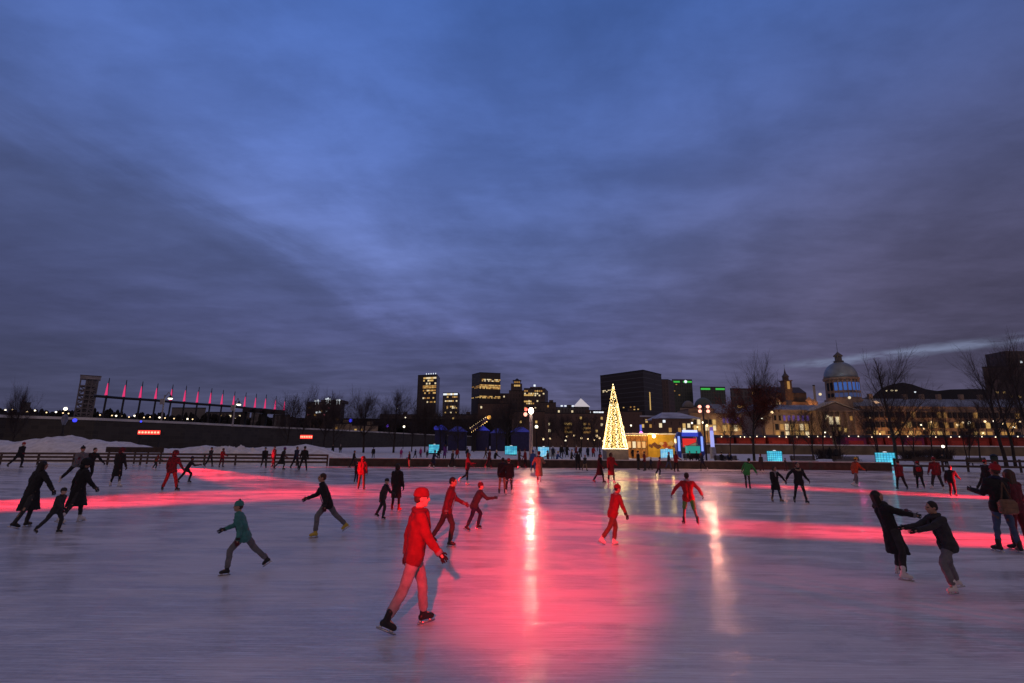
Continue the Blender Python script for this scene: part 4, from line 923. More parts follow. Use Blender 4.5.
# ================================================================== BENCHES
def bench(pxa, pxb, Y, label):
    xa, xb = gx(pxa, Y), gx(pxb, Y); w = xb-xa
    t = thing('park_bench', label, 'bench', ((xa+xb)/2, Y, -.03), 0, 'benches around the rink')
    m = MB()
    for j in range(4): m.box((0, -.30+.13*j, .46), (w, .11, .04))
    m.build('seat', WOOD, t); m = MB()
    for j in range(4): m.box((0, .24+.02*j, .58+.13*j), (w, .035, .115))
    m.build('backrest', WOOD, t)
    for s in (-1, 1):
        for yy in (-.28, .2): MB().box((s*w*.43, yy, .23), (.07, .07, .46)).build('leg', STEEL, t)
        MB().box((s*w*.43, .29, .75), (.06, .05, .62)).build('back_post', STEEL, t)
        MB().box((s*w*.47, -.05, .66), (.06, .5, .05)).build('armrest', WOOD, t)
    MB().box((0, .0, .512), (w*.9, .3, .05)).build('snow_cap', SNOW, t)
for pa, pb, Y, lab in ((714, 737, 55, 'dark bench carrying two seated people by the slim lamp post'), (790, 815, 57, 'dark bench directly behind the fur hooded man'), (832, 859, 56, 'dark bench in front of the standing dark couple'), (912, 936, 57, 'dark bench close to the white ground lamp'), (966, 986, 55, 'dark bench between thin bare trunks near the skater with the red tinted hat'), (683, 703, 62, 'dark bench with people in front of the turquoise counter')):
    bench(pa, pb, Y, lab)
t = thing('dark_barrier', 'low dark barrier at the foot of the snow bank under the long red floodlight', 'barrier', (gx(150, 47.6), 47.7, 0))
xa, xb = gx(108, 47.7)-t.location.x, gx(165, 47.7)-t.location.x
MB().box(((xa+xb)/2, 0, 1.25), (xb-xa, .12, .5)).build('board', WOOD, t)
for i in range(5): MB().box((xa+(xb-xa)*(i+.2)/4.4, .1, .7), (.1, .1, 1.5)).build('post', WOOD, t)
t = thing('litter_bin', 'dark green round litter bin beside the paired tall trunks', 'bin', (gx(992, 60), 60, -.03))
MB().lathe([(.3, 0), (.36, 1.0), (.36, 1.02), (.30, 1.1)], 14).build('bin_body', mat('bin_green', (.02, .04, .03), .5), t); MB().lathe([(.40, 1.1), (.40, 1.18), (.1, 1.35)], 14).build('lid', STEEL, t)
# ================================================================== BARE TREES
BARK = mat('bark', (.035, .027, .024), .9, .4, 4); TWIG = mat('twig_bark', (.055, .042, .040), .9, .3, 4)
def treeproto(seed, spread, up, start=.25, limbs=14, lean=0.0, fork=False, thin=False):
    rnd = random.Random(seed); T = MB(); C = MB()
    def br(p, d, ln, r, lv):
        n = 3 if lv < 2 else 2; q = p
        for i in range(n):
            d = (d+Vector((rnd.gauss(0, .12), rnd.gauss(0, .12), rnd.gauss(0, .07)+up*.10))).normalized()
            e = q+d*ln/n; r1 = r*(1-.28*(i+1)/n)
            (T if lv < 1 else C).tube(q, e, r*(1-.28*i/n), r1, 6 if lv < 1 else (4 if lv < 2 else 3), False)
            if lv < 3:
                k = ((3 if lv else 4) if thin else (4 if lv < 2 else 3)) if i else (2 if thin else 3)
                for _ in range(k):
                    ax = d.orthogonal().normalized(); ax.rotate(Matrix.Rotation(rnd.uniform(0, 2*pi), 3, d))
                    nd_ = (d+ax*rnd.uniform(.45, 1.0)*spread).normalized()
                    br(q.lerp(e, rnd.uniform(.3, 1)), nd_, ln*rnd.uniform(.38, .62), r1*rnd.uniform(.38, .5), lv+1)
            q = e
        if lv < 3: br(q, d, ln*.55, r*.6, lv+1)
    p = Vector((0, 0, 0)); d = Vector((lean, 0, 1)).normalized(); r = .19; H = 10.0
    stems = [(d, 1.0)] if not fork else [((d+Vector((.22, 0, 0))).normalized(), .9), ((d+Vector((-.22, .05, 0))).normalized(), 1.0)]
    for sd, sc in stems:
        q = p.copy(); dd = sd.copy(); n = 9; rr = r*(.8 if fork else 1)
        for i in range(n):
            e = q+dd*(H*.68*sc/n); r1 = rr*(1-.085)
            T.tube(q, e, rr, r1, 8, i == 0)
            h = (i+1)/n*.68
            if h > start:
                for _ in range(max(1, int(limbs/(n*(1-start))))+(1 if rnd.random() < .4 else 0)):
                    a = rnd.uniform(0, 2*pi); tilt = rnd.uniform(.55, 1.25)*spread
                    nd_ = Vector((cos(a)*tilt, sin(a)*tilt, 1)).normalized()
                    br(q.lerp(e, rnd.random()), nd_, H*(.40-.2*(h-start))*rnd.uniform(.8, 1.15), r1*rnd.uniform(.32, .46), 0)
            q = e; rr = r1; dd = (dd+Vector((rnd.gauss(0, .04), rnd.gauss(0, .04), .03))).normalized()
        br(q, dd, H*.2, rr, 0)
    mt = T.mesh('trunk', True); mc = C.mesh('crown'); mt.materials.append(BARK); mc.materials.append(TWIG)
    top = max(v.co.z for v in mc.vertices); return mt, mc, top
TP = [treeproto(11, 1.0, .55), treeproto(23, 1.1, .5, .22, 13), treeproto(37, .8, .8, .3, 10), treeproto(41, .95, .6, .35, 10, .08, True), treeproto(58, 1.1, .45, .2, 8),
  treeproto(71, 1.0, .6, .28, 8, 0, False, True), treeproto(83, .95, .6, .3, 8, .05, True, True), treeproto(97, .85, .7, .3, 7, -.04, False, True)]
def baretree(px, Y, ytop, k, rz, sw, label, z0=-.05, lean=0.0):
    mt, mc, top = TP[k]
    t = thing('bare_tree', label, 'tree', (gx(px, Y), Y, z0), rz, 'bare trees around the rink')
    s = (gz(px, ytop, Y)-z0)/top
    for nm, me in (('trunk', mt), ('crown', mc)):
        o = link(nm, me, t); o.scale = (s*sw, s*sw, s)
    if lean: t.rotation_euler = (0, lean, rz)
    return t
TREES = [(14, 57, 377, 0, .3, .5, 'small dark bare tree at the western edge of the view'),
 (287, 118, 388, 1, 1.0, .8, 'broad bare tree at the end of the pink masts'), (301, 112, 380, 2, 2.0, .8, 'upright bare tree rising above the short red floodlight'),
 (324, 120, 390, 0, 3.0, .9, 'bare tree in front of the stepped hotel, western one'), (334, 108, 386, 1, 4.1, .75, 'bare tree in front of the stepped hotel, eastern one'),
 (364, 104, 384, 0, .5, 1.05, 'big fan shaped bare tree beside the blue fairground lamp'), (394, 106, 383, 1, 1.7, .95, 'big fan shaped bare tree beside the violet fairground lamp'),
 (412, 120, 402, 2, 2.6, .9, 'thin bare tree below the tallest tower, nearer the west'), (425, 112, 394, 0, 5.0, .9, 'bare tree standing right before the tallest tower'),
 (441, 118, 404, 1, 3.3, .8, 'bare tree west of the slim crowned tower'), (458, 110, 403, 4, .9, .8, 'wide bare tree east of the slim crowned tower'),
 (474, 122, 404, 0, 2.2, .8, 'thin bare tree before the bronze tower'), (497, 108, 402, 1, 4.4, .8, 'bare tree behind the lit boom ride'),
 (508, 92, 388, 0, .2, 1.05, 'reddish lit spreading bare tree left of the thick lamp post'), (548, 100, 404, 2, 1.4, .9, 'bare tree east of the thick lamp post'),
 (564, 108, 408, 0, 2.7, .9, 'bare tree below the pyramid roof'), (581, 112, 410, 1, .4, .8, 'bare tree between pyramid roof and christmas tree'), (594, 104, 411, 4, 4.0, .7, 'low bare tree just west of the christmas tree'),
 (812, 76, 402, 5, .8, .9, 'low bushy bare tree before the chapel'), (823, 70, 396, 7, 2.0, .7, 'bare tree in front of the portico, western one'), (838, 74, 405, 6, 3.6, 1.0, 'low bushy bare tree under the lit portico window'),
 (793, 72, 410, 5, 4.6, .8, 'low bare tree behind the hand holding pair'), (730, 80, 392, 2, 1.3, .6, 'thin dark bare tree next to the reddish leafy tree'),
 (877, 62, 378, 6, 1.2, .8, 'forked bare tree just east of the dome'), (894, 56, 343, 5, 3.9, .95, 'tallest bare tree by the widest cyan cube', -.05, -.05), (903, 66, 385, 7, 5.2, .75, 'bare tree right behind the widest cyan cube'),
 (913, 72, 402, 5, .4, .9, 'low bare tree before the orange lit facade'), (931, 64, 392, 7, 2.4, .7, 'thin bare tree near the white ground lamp'), (947, 66, 395, 5, 1.1, .9, 'thin bare tree just east of the white ground lamp'),
 (966, 62, 396, 6, 4.8, .75, 'forked bare tree among the eastern trees'), (978, 70, 385, 7, 2.9, .7, 'slender bare tree near the dark stepped block'), (1003, 54, 344, 7, .7, .95, 'tall bare tree at the eastern edge, nearer the rink'), (1012, 60, 338, 5, 3.1, .7, 'tall bare tree at the eastern edge, farther from the rink'), (1034, 50, 330, 5, 2.0, .8, 'tall bare tree cut by the eastern edge of the view')]
for tr in TREES: baretree(*tr)
# reddish leafy tree
t = baretree(753, 60, 347, 2, 1.0, .85, 'tall leafy oak like tree with withered red brown leaves on its lower half'); t['group'] = ''
del t['group']; t.name = 'leafy_tree'
LEAF = mat('withered_leaf', (.15, .042, .026), .8, .5, 8)
m = MB(); rnd = random.Random(9); mc = TP[2][1]; vs = [v.co for v in mc.vertices if v.co.z < TP[2][2]*.66]
sc = (gz(753, 347, 60)+.05)/TP[2][2]
for i in range(17000):
    p = Vector(rnd.choice(vs)); w = 1 if p.z < TP[2][2]*.55 else .35
    if rnd.random() > w: continue
    p = Vector((p.x*sc*.85*1.05, p.y*sc*.85, p.z*sc))+Vector((rnd.gauss(0, .12), rnd.gauss(0, .12), rnd.gauss(-.05, .12)))
    a = Vector((rnd.gauss(0, 1), rnd.gauss(0, 1), rnd.gauss(0, 1))).normalized()*.075; b = a.orthogonal().normalized()*.045
    m.add([p-a, p+b, p+a, p-b], [(0, 1, 2, 3)])
m.build('foliage', LEAF, t)
# small bushes
for px, Y, hh, lab in ((828, 79, 2.0, 'dense dark twiggy bush under the portico'), (912, 80, 1.9, 'dense dark twiggy bush before the orange facade'), (938, 84, 2.2, 'dense dark twiggy bush behind the white ground lamp')):
    rnd = random.Random(px); m = MB(); m2 = MB()
    for i in range(260):
        a = rnd.uniform(0, 2*pi); l = rnd.uniform(.5, 1)*hh; b0 = Vector((rnd.uniform(-1.8, 1.8), rnd.uniform(-.6, .6), 0)); d = Vector((cos(a)*.5, sin(a)*.5, 1)).normalized()
        mid = b0+d*l*.6; (m if i < 40 else m2).tube(b0, mid, .03, .018, 4, False)
        for k in range(3): m2.tube(mid, mid+(d+Vector((rnd.gauss(0, .5), rnd.gauss(0, .5), 0)))*l*.4, .015, .006, 3, False)
    t = thing('bush', lab, 'bush', (gx(px, Y), Y, -.03)); m.build('stem', BARK, t); m2.build('twig_crown', TWIG, t)
# ================================================================== PEOPLE
def dirv(p, ab, s): p, ab = R(p), R(ab); return Vector((s*sin(ab), -sin(p)*cos(ab), -cos(p)*cos(ab)))
# pose: lean, tilt, left leg(pitch, abduct, knee), right leg, left arm(pitch, abduct, elbow), right arm, head yaw, head pitch
POSES = {
 'stand':  dict(L=(2, 5, 3), Rr=(-3, 5, 2), LA=(4, 10, 14), RA=(0, 11, 12), lean=2),
 'stand2': dict(L=(8, 6, 14), Rr=(-6, 4, 2), LA=(14, 9, 55), RA=(2, 12, 18), lean=3, hy=25),
 'apart':  dict(L=(4, 13, 6), Rr=(-2, 10, 4), LA=(6, 16, 16), RA=(2, 14, 14), lean=6, hy=-15),
 'walk':   dict(L=(20, 3, 14), Rr=(-18, 3, 12), LA=(-18, 10, 14), RA=(18, 10, 20), lean=6),
 'glide':  dict(L=(24, 4, 34), Rr=(-24, 12, 14), LA=(-20, 14, 22), RA=(24, 12, 34), lean=14, hy=10),
 'glide2': dict(L=(-22, 10, 10), Rr=(22, 4, 30), LA=(26, 12, 34), RA=(-22, 15, 18), lean=13, hy=-12),
 'push':   dict(L=(40, 4, 52), Rr=(-26, 24, 8), LA=(-34, 18, 26), RA=(40, 14, 50), lean=28, hp=-18),
 'push2':  dict(L=(-24, 26, 6), Rr=(38, 4, 50), LA=(46, 22, 40), RA=(-30, 28, 24), lean=26, hp=-14),
 'stride': dict(L=(36, 5, 34), Rr=(-34, 9, 12), LA=(-22, 12, 20), RA=(24, 12, 40), lean=22, hp=-10),
 'wide':   dict(L=(6, 17, 10), Rr=(2, 18, 8), LA=(8, 26, 20), RA=(8, 24, 24), lean=8),
 'cross':  dict(L=(16, -2, 26), Rr=(-20, -6, 18), LA=(10, 34, 24), RA=(-6, 36, 18), lean=18),
 'onefoot':dict(L=(2, -2, 4), Rr=(-8, 2, 52), LA=(16, 30, 40), RA=(20, 18, 70), lean=6),
 'armsout':dict(L=(18, 6, 22), Rr=(-20, 8, 10), LA=(8, 48, 10), RA=(6, 46, 10), lean=14),
 'huglt':  dict(L=(2, 4, 3), Rr=(-2, 4, 3), LA=(4, 9, 8), RA=(14, 34, 40), lean=3, tilt=-3, hp=-6),
 'hugrt':  dict(L=(2, 4, 3), Rr=(-2, 4, 3), LA=(14, 34, 40), RA=(4, 9, 8), lean=3, tilt=3, hp=-6),
 'holdR':  dict(L=(6, 10, 8), Rr=(-2, 10, 4), LA=(-6, 24, 50), RA=(6, 52, 6), lean=2),
 'holdL':  dict(L=(0, 11, 2), Rr=(0, 11, 2), LA=(4, 50, 8), RA=(6, 12, 20), lean=1, hy=20),
 'carve':  dict(L=(14, 0, 18), Rr=(4, 2, 8), LA=(16, 32, 16), RA=(10, 30, 24), lean=10, tilt=-17),
 'pullF':  dict(L=(30, 6, 44), Rr=(-14, 16, 10), LA=(58, 6, 16), RA=(52, 6, 24), lean=18),
 'pullB':  dict(L=(26, 8, 30), Rr=(8, 14, 20), LA=(78, 4, 6), RA=(74, 4, 8), lean=-16, hp=-10),
 'sit':    dict(L=(82, 5, 82), Rr=(80, 6, 84), LA=(26, 10, 50), RA=(24, 10, 54), lean=4),
 'phone':  dict(L=(3, 5, 4), Rr=(-4, 5, 3), LA=(22, 10, 78), RA=(14, 12, 60), lean=2, hp=-14),
}
def skel(P):
    lean, tilt = P.get('lean', 0), P.get('tilt', 0)
    Rt = Matrix.Rotation(R(tilt), 3, 'Y')@Matrix.Rotation(R(lean), 3, 'X'); J = {}
    J['pel'] = Vector((0, 0, 0)); J['waist'] = Rt@Vector((0, 0, .13)); J['chest'] = Rt@Vector((0, 0, .34)); J['neck'] = Rt@Vector((0, .015, .50))
    Rh = Matrix.Rotation(R(tilt*.4), 3, 'Y')@Matrix.Rotation(R(lean*.45-P.get('hp', 0)*-1), 3, 'X')@Matrix.Rotation(R(P.get('hy', 0)), 3, 'Z')
    J['head'] = J['neck']+Rh@Vector((0, -.025, .175)); J['Rh'] = Rh; J['Rt'] = Rt
    zmin = 9
    for s, k, lg, am in ((1, 'L', P['L'], P['LA']), (-1, 'R', P['Rr'], P['RA'])):
        hip = Vector((s*.09, 0, -.03)); d1 = dirv(lg[0], lg[1], s); knee = hip+d1*.43; d2 = dirv(lg[0]-lg[2], lg[1], s); ank = knee+d2*.42
        sh = Rt@Vector((s*.175, .01, .45)); b = lean*.5
        u = dirv(am[0]+b*.3, am[1], s); elb = sh+u*.29; f = dirv(am[0]+am[2]+b*.3, am[1]*.6, s); wr = elb+f*.25
        sp = lg[0]-lg[2]; fp = max(-6, min(38, -sp*.75)) if lg[0] < 0 else max(-8, min(10, -sp*.2))
        if P is POSES['sit']: fp = 0
        Rf = Matrix.Rotation(R(s*(12+lg[1]*.6)), 3, 'Z')@Matrix.Rotation(R(fp), 3, 'X')
        J.update({'hip'+k: hip, 'knee'+k: knee, 'ank'+k: ank, 'sh'+k: sh, 'elb'+k: elb, 'wr'+k: wr, 'fd'+k: f, 'Rf'+k: Rf})
        for q in ((0, -.17, -.14), (0, .08, -.14)): zmin = min(zmin, (ank+Rf@Vector(q)).z)
    J['zoff'] = -zmin; J['top'] = J['head'].z-zmin+.155
    return J
SK = {k: skel(v) for k, v in POSES.items()}
def body_mb(J):
    m = MB(); Rt, Rh, h = J['Rt'], J['Rh'], J['head']
    for s in (-1, 1):
        m.cap(Vector((s*.055, 0, -.02)), J['waist']+Rt@Vector((s*.045, 0, 0)), .105, .095)
        m.cap(J['waist']+Rt@Vector((s*.045, 0, 0)), J['chest']+Rt@Vector((s*.065, 0, .03)), .09, .105)
    m.cap(J['shL'], J['shR'], .06); m.cap(J['neck']+Rt@Vector((0, 0, -.05)), h+Rh@Vector((0, .015, -.05)), .06, .052)
    for k in 'LR':
        m.cap(J['hip'+k], J['knee'+k], .088, .056).cap(J['knee'+k], J['ank'+k]+Vector((0, 0, .02)), .055, .038)
        m.cap(J['ank'+k], J['ank'+k]+J['Rf'+k]@Vector((0, -.11, -.05)), .036, .03)
        m.cap(J['sh'+k], J['elb'+k], .052, .042).cap(J['elb'+k], J['wr'+k], .041, .028).cap(J['wr'+k], J['wr'+k]+J['fd'+k]*.07, .028, .024)
    g = lambda c, r: m.ball(h+Rh@Vector(c), r, 14, 9, Rh)
    g((0, .012, .025), (.078, .098, .098)); g((0, -.022, -.035), (.062, .075, .085)); g((0, -.062, -.088), (.034, .03, .028))
    g((0, -.105, -.018), (.014, .022, .022)); g((0, -.092, .008), (.012, .02, .03)); g((0, -.088, .036), (.056, .016, .014))
    for s in (-1, 1): g((s*.078, .012, -.01), (.012, .022, .032)); g((s*.04, -.07, -.03), (.026, .024, .022))
    g((0, -.09, -.062), (.026, .014, .012))
    return m
def jacket_mb(J, kind):
    m = MB(); Rt = J['Rt']
    low = -.10 if kind != 'crop' else .0
    for s in (-1, 1):
        m.cap(Rt@Vector((s*.062, 0, low)), J['waist']+Rt@Vector((s*.052, 0, 0)), .128, .122)
        m.cap(J['waist']+Rt@Vector((s*.052, 0, 0)), J['chest']+Rt@Vector((s*.075, 0, .02)), .122, .13)
    if kind == 'jacket':
        for k in 'LR': m.cap(J['hip'+k]*1.0, J['hip'+k].lerp(J['knee'+k], .20), .124, .116)
    m.cap(J['shL']*.92+J['chest']*.08, J['shR']*.92+J['chest']*.08, .085)
    m.tube(J['neck']+Rt@Vector((0, 0, -.08)), J['neck']+Rt@Vector((0, -.01, .065)), .10, .082, 12)
    for k in 'LR':
        m.cap(J['sh'+k], J['elb'+k], .078, .066).cap(J['elb'+k], J['wr'+k], .066, .05)
    if kind in ('coat', 'skirt'):
        ln = .52 if kind == 'coat' else .40; fl = .215 if kind == 'coat' else .25
        leg = (J['kneeL']+J['kneeR'])*.5; d = (leg*.65+Vector((0, 0, -.2))).normalized()
        p0 = Rt@Vector((0, 0, .06)); p1 = d*ln*.5; p2 = d*ln
        vs = []; n = 16
        ax = Vector((1, 0, 0)); spread = max(0, abs((J['kneeL']-J['kneeR']).y))*.35
        for p, rx, ry in ((p0, .17, .13), (p1, fl*.92, .16+spread*.4), (p2, fl, .19+spread*.7)):
            for i in range(n): a = 2*pi*i/n; vs.append(p+Vector((rx*cos(a), ry*sin(a), 0)))
        m.add(vs, [(j*n+i, j*n+(i+1) % n, (j+1)*n+(i+1) % n, (j+1)*n+i) for j in range(2) for i in range(n)]+[tuple(range(n-1, -1, -1)), tuple(range(2*n, 3*n))])
    return m
def trouser_mb(J, kind):
    m = MB(); a, b, c = (.102, .075, .066) if kind != 'slim' else (.093, .062, .05)
    for s in (-1, 1): m.cap(Vector((s*.055, 0, -.04)), Vector((s*.05, 0, .05)), .115, .11)
    for k in 'LR':
        m.cap(J['hip'+k], J['knee'+k], a, b)
        if kind == 'shorts': continue
        m.cap(J['knee'+k], J['ank'+k]+(J['knee'+k]-J['ank'+k]).normalized()*.07, b*.99, c)
    return m
PEND = {}
def want(key, fn, vox, sm=3):
    if key in PEND: return
    PEND[key] = (fn, vox, sm)
# static prototypes ---------------------------------------------------
def proto(mb, name, m):
    me = mb.mesh(name, True); me.materials.append(m); return me
def boot_mb():
    m = MB(); m.cap((0, .0, .10), (0, .005, -.03), .052, .048).cap((0, .035, -.055), (0, -.13, -.062), .042, .036).cap((0, -.02, -.03), (0, -.12, -.055), .045, .036); return m
def blade_mb():
    m = MB(); m.extr([(-.004, .09, -.14), (-.004, -.15, -.14), (-.004, -.185, -.125), (-.004, -.17, -.112), (-.004, .09, -.115)], (.008, 0, 0))
    m.box((0, .045, -.105), (.03, .04, .03)).box((0, -.105, -.105), (.035, .05, .03)); return m
def glove_mb(s, fat):
    m = MB(); g = .0115*fat
    m.cap((0, 0, .02), (0, 0, -.02), .03, .028); m.cap((0, -.024, -.035), (0, -.022, -.085), .020*fat**.5, .018*fat**.5); m.cap((0, .018, -.03), (0, .02, -.082), .020*fat**.5, .017*fat**.5); m.cap((0, 0, -.03), (0, 0, -.085), .021*fat**.5, .019*fat**.5)
    for yy, ln in ((-.036, .070), (-.012, .080), (.012, .074), (.035, .058)):
        a = Vector((0, yy, -.088)); b = a+Vector((-s*.010, yy*.12, -ln*.45)); c = b+Vector((-s*.022, 0, -ln*.36)); d = c+Vector((-s*.022, 0, -ln*.18))
        m.cap(a, b, g, g*.95, 8).cap(b, c, g*.95, g*.9, 8).cap(c, d, g*.9, g*.8, 8)
    a = Vector((-s*.006, -.03, -.03)); b = Vector((-s*.018, -.062, -.062)); c = Vector((-s*.03, -.066, -.092)); m.cap(a, b, g*1.25, g*1.1, 8).cap(b, c, g*1.1, g*.9, 8)
    return m
def hat_mb():
    m = MB(); m.lathe([(.094, .030), (.101, .036), (.104, .062), (.098, .066), (.094, .10), (.072, .138), (.035, .155), (.004, .158)], 18)
    for i, v in enumerate(m.v): m.v[i] = (v[0]*.93, v[1]*1.1+.008, v[2]-.004)
    return m
def pom_mb():
    return MB().ball((0, .01, .168), .03, 10, 7)
def hood_mb():
    m = MB(); vs = []; n = 14; k = 8
    for j in range(k+1):
        t = j/k; yy = -.075+.20*t; rr = (.122 if t < .55 else .122*math.sqrt(max(0.02, 1-((t-.55)/.47)**2)))
        for i in range(n+1):
            a = -.22*pi+1.44*pi*i/n; vs.append((rr*cos(a)*.95, yy, .03+rr*sin(a)*1.12))
    fs = [(j*(n+1)+i, j*(n+1)+i+1, (j+1)*(n+1)+i+1, (j+1)*(n+1)+i) for j in range(k) for i in range(n)]
    m.add(vs, fs); m.ball((0, .085, -.085), (.10, .055, .075), 12, 7); return m
def hair_mb(kind):
    m = MB(); m.ball((0, .022, .035), (.088, .098, .1), 14, 9)
    if kind == 'short': m.ball((0, .05, -.005), (.08, .068, .07), 12, 8)
    if kind == 'long':
        for xx in (-.055, 0, .055): m.cap((xx, .062, .03), (xx*1.15, .085, -.21), .052, .034)
        for s in (-1, 1): m.cap((s*.075, .03, .02), (s*.082, .02, -.16), .032, .022)
    if kind == 'bob':
        for s in (-1, 1): m.cap((s*.07, .03, .02), (s*.078, .025, -.08), .036, .03)
        m.cap((-.04, .07, 0), (-.04, .08, -.08), .05, .04).cap((.04, .07, 0), (.04, .08, -.08), .05, .04)
    return m
def scarf_mb():
    m = MB(); n = 14
    for i in range(n):
        a = 2*pi*i/n; b = 2*pi*(i+1)/n
        m.cap((.088*cos(a), -.012+.085*sin(a), .015+.012*sin(2*a)), (.088*cos(b), -.012+.085*sin(b), .015+.012*sin(2*b)), .036, .036, 8)
    m.cap((-.04, -.11, 0), (-.05, -.165, -.20), .035, .03); return m
def pack_mb():
    m = MB(); m.cap((-.07, .20, .20), (-.07, .20, .36), .085, .075).cap((.07, .20, .20), (.07, .20, .36), .085, .075).cap((-.06, .275, .2), (.06, .275, .2), .05).cap((-.1, .12, .42), (-.12, -.11, .30), .022, .02).cap((.1, .12, .42), (.12, -.11, .30), .022, .02)
    return m
for key, fn, vox in (('boot', boot_mb, .011), ('gloveL', lambda: glove_mb(1, 1.0), .0045), ('gloveR', lambda: glove_mb(-1, 1.0), .0045), ('hair_short', lambda: hair_mb('short'), .012), ('hair_long', lambda: hair_mb('long'), .012), ('hair_bob', lambda: hair_mb('bob'), .012), ('pack', pack_mb, .015), ('scarf', scarf_mb, .011)):
    want(key, fn, vox, 2)
# colours -------------------------------------------------------------
CLO = {}
def cloth(n, c, rough=.85):
    if n not in CLO: CLO[n] = mat('cloth_'+n, c, rough, .25, 9, bump=.25)
    return CLO[n]
for n, c in dict(black=(.012, .012, .014), charcoal=(.03, .03, .033), navy=(.012, .016, .045), red=(.30, .014, .018), darkred=(.16, .012, .018), wine=(.09, .012, .02), teal=(.05, .20, .18), green=(.05, .26, .06), jeans=(.05, .075, .14), grey=(.13, .13, .14), palegrey=(.26, .25, .26), beige=(.36, .29, .20), magenta=(.36, .03, .18), brown=(.09, .05, .03), white=(.62, .62, .64), orange=(.36, .06, .02), yellow=(.45, .32, .04), purple=(.12, .03, .2), blue=(.04, .09, .26), tan=(.24, .16, .10)).items(): cloth(n, c)
SKINS = [mat('skin_fair', (.52, .33, .25), .55, .1, 6), mat('skin_tan', (.36, .21, .14), .55, .1, 6), mat('skin_deep', (.13, .07, .045), .55, .1, 6)]
EYEM = mat('eye_dark', (.02, .016, .014), .2, .1, 9); LIPM = mat('lip', (.33, .13, .11), .5, .1, 9)
HAIRC = {'dark': mat('hair_dark', (.012, .009, .007), .6, .3, 20), 'brown': mat('hair_brown', (.045, .024, .013), .6, .3, 20), 'blond': mat('hair_blond', (.22, .14, .06), .6, .3, 20)}
BLADE = mat('skate_blade', (.55, .55, .57), .25, .1, 4, .9)
BOOTB = mat('boot_black', (.014, .014, .015), .4, .2, 6); BOOTW = mat('boot_white', (.62, .6, .58), .45, .1, 6); BOOTY = mat('boot_yellow', (.5, .36, .05), .5, .1, 6)
FUR = mat('fur_trim', (.34, .27, .19), .95, .4, 30, bump=.8)
G1, G2 = 'skaters on the rink', 'people on the snow behind the boards'
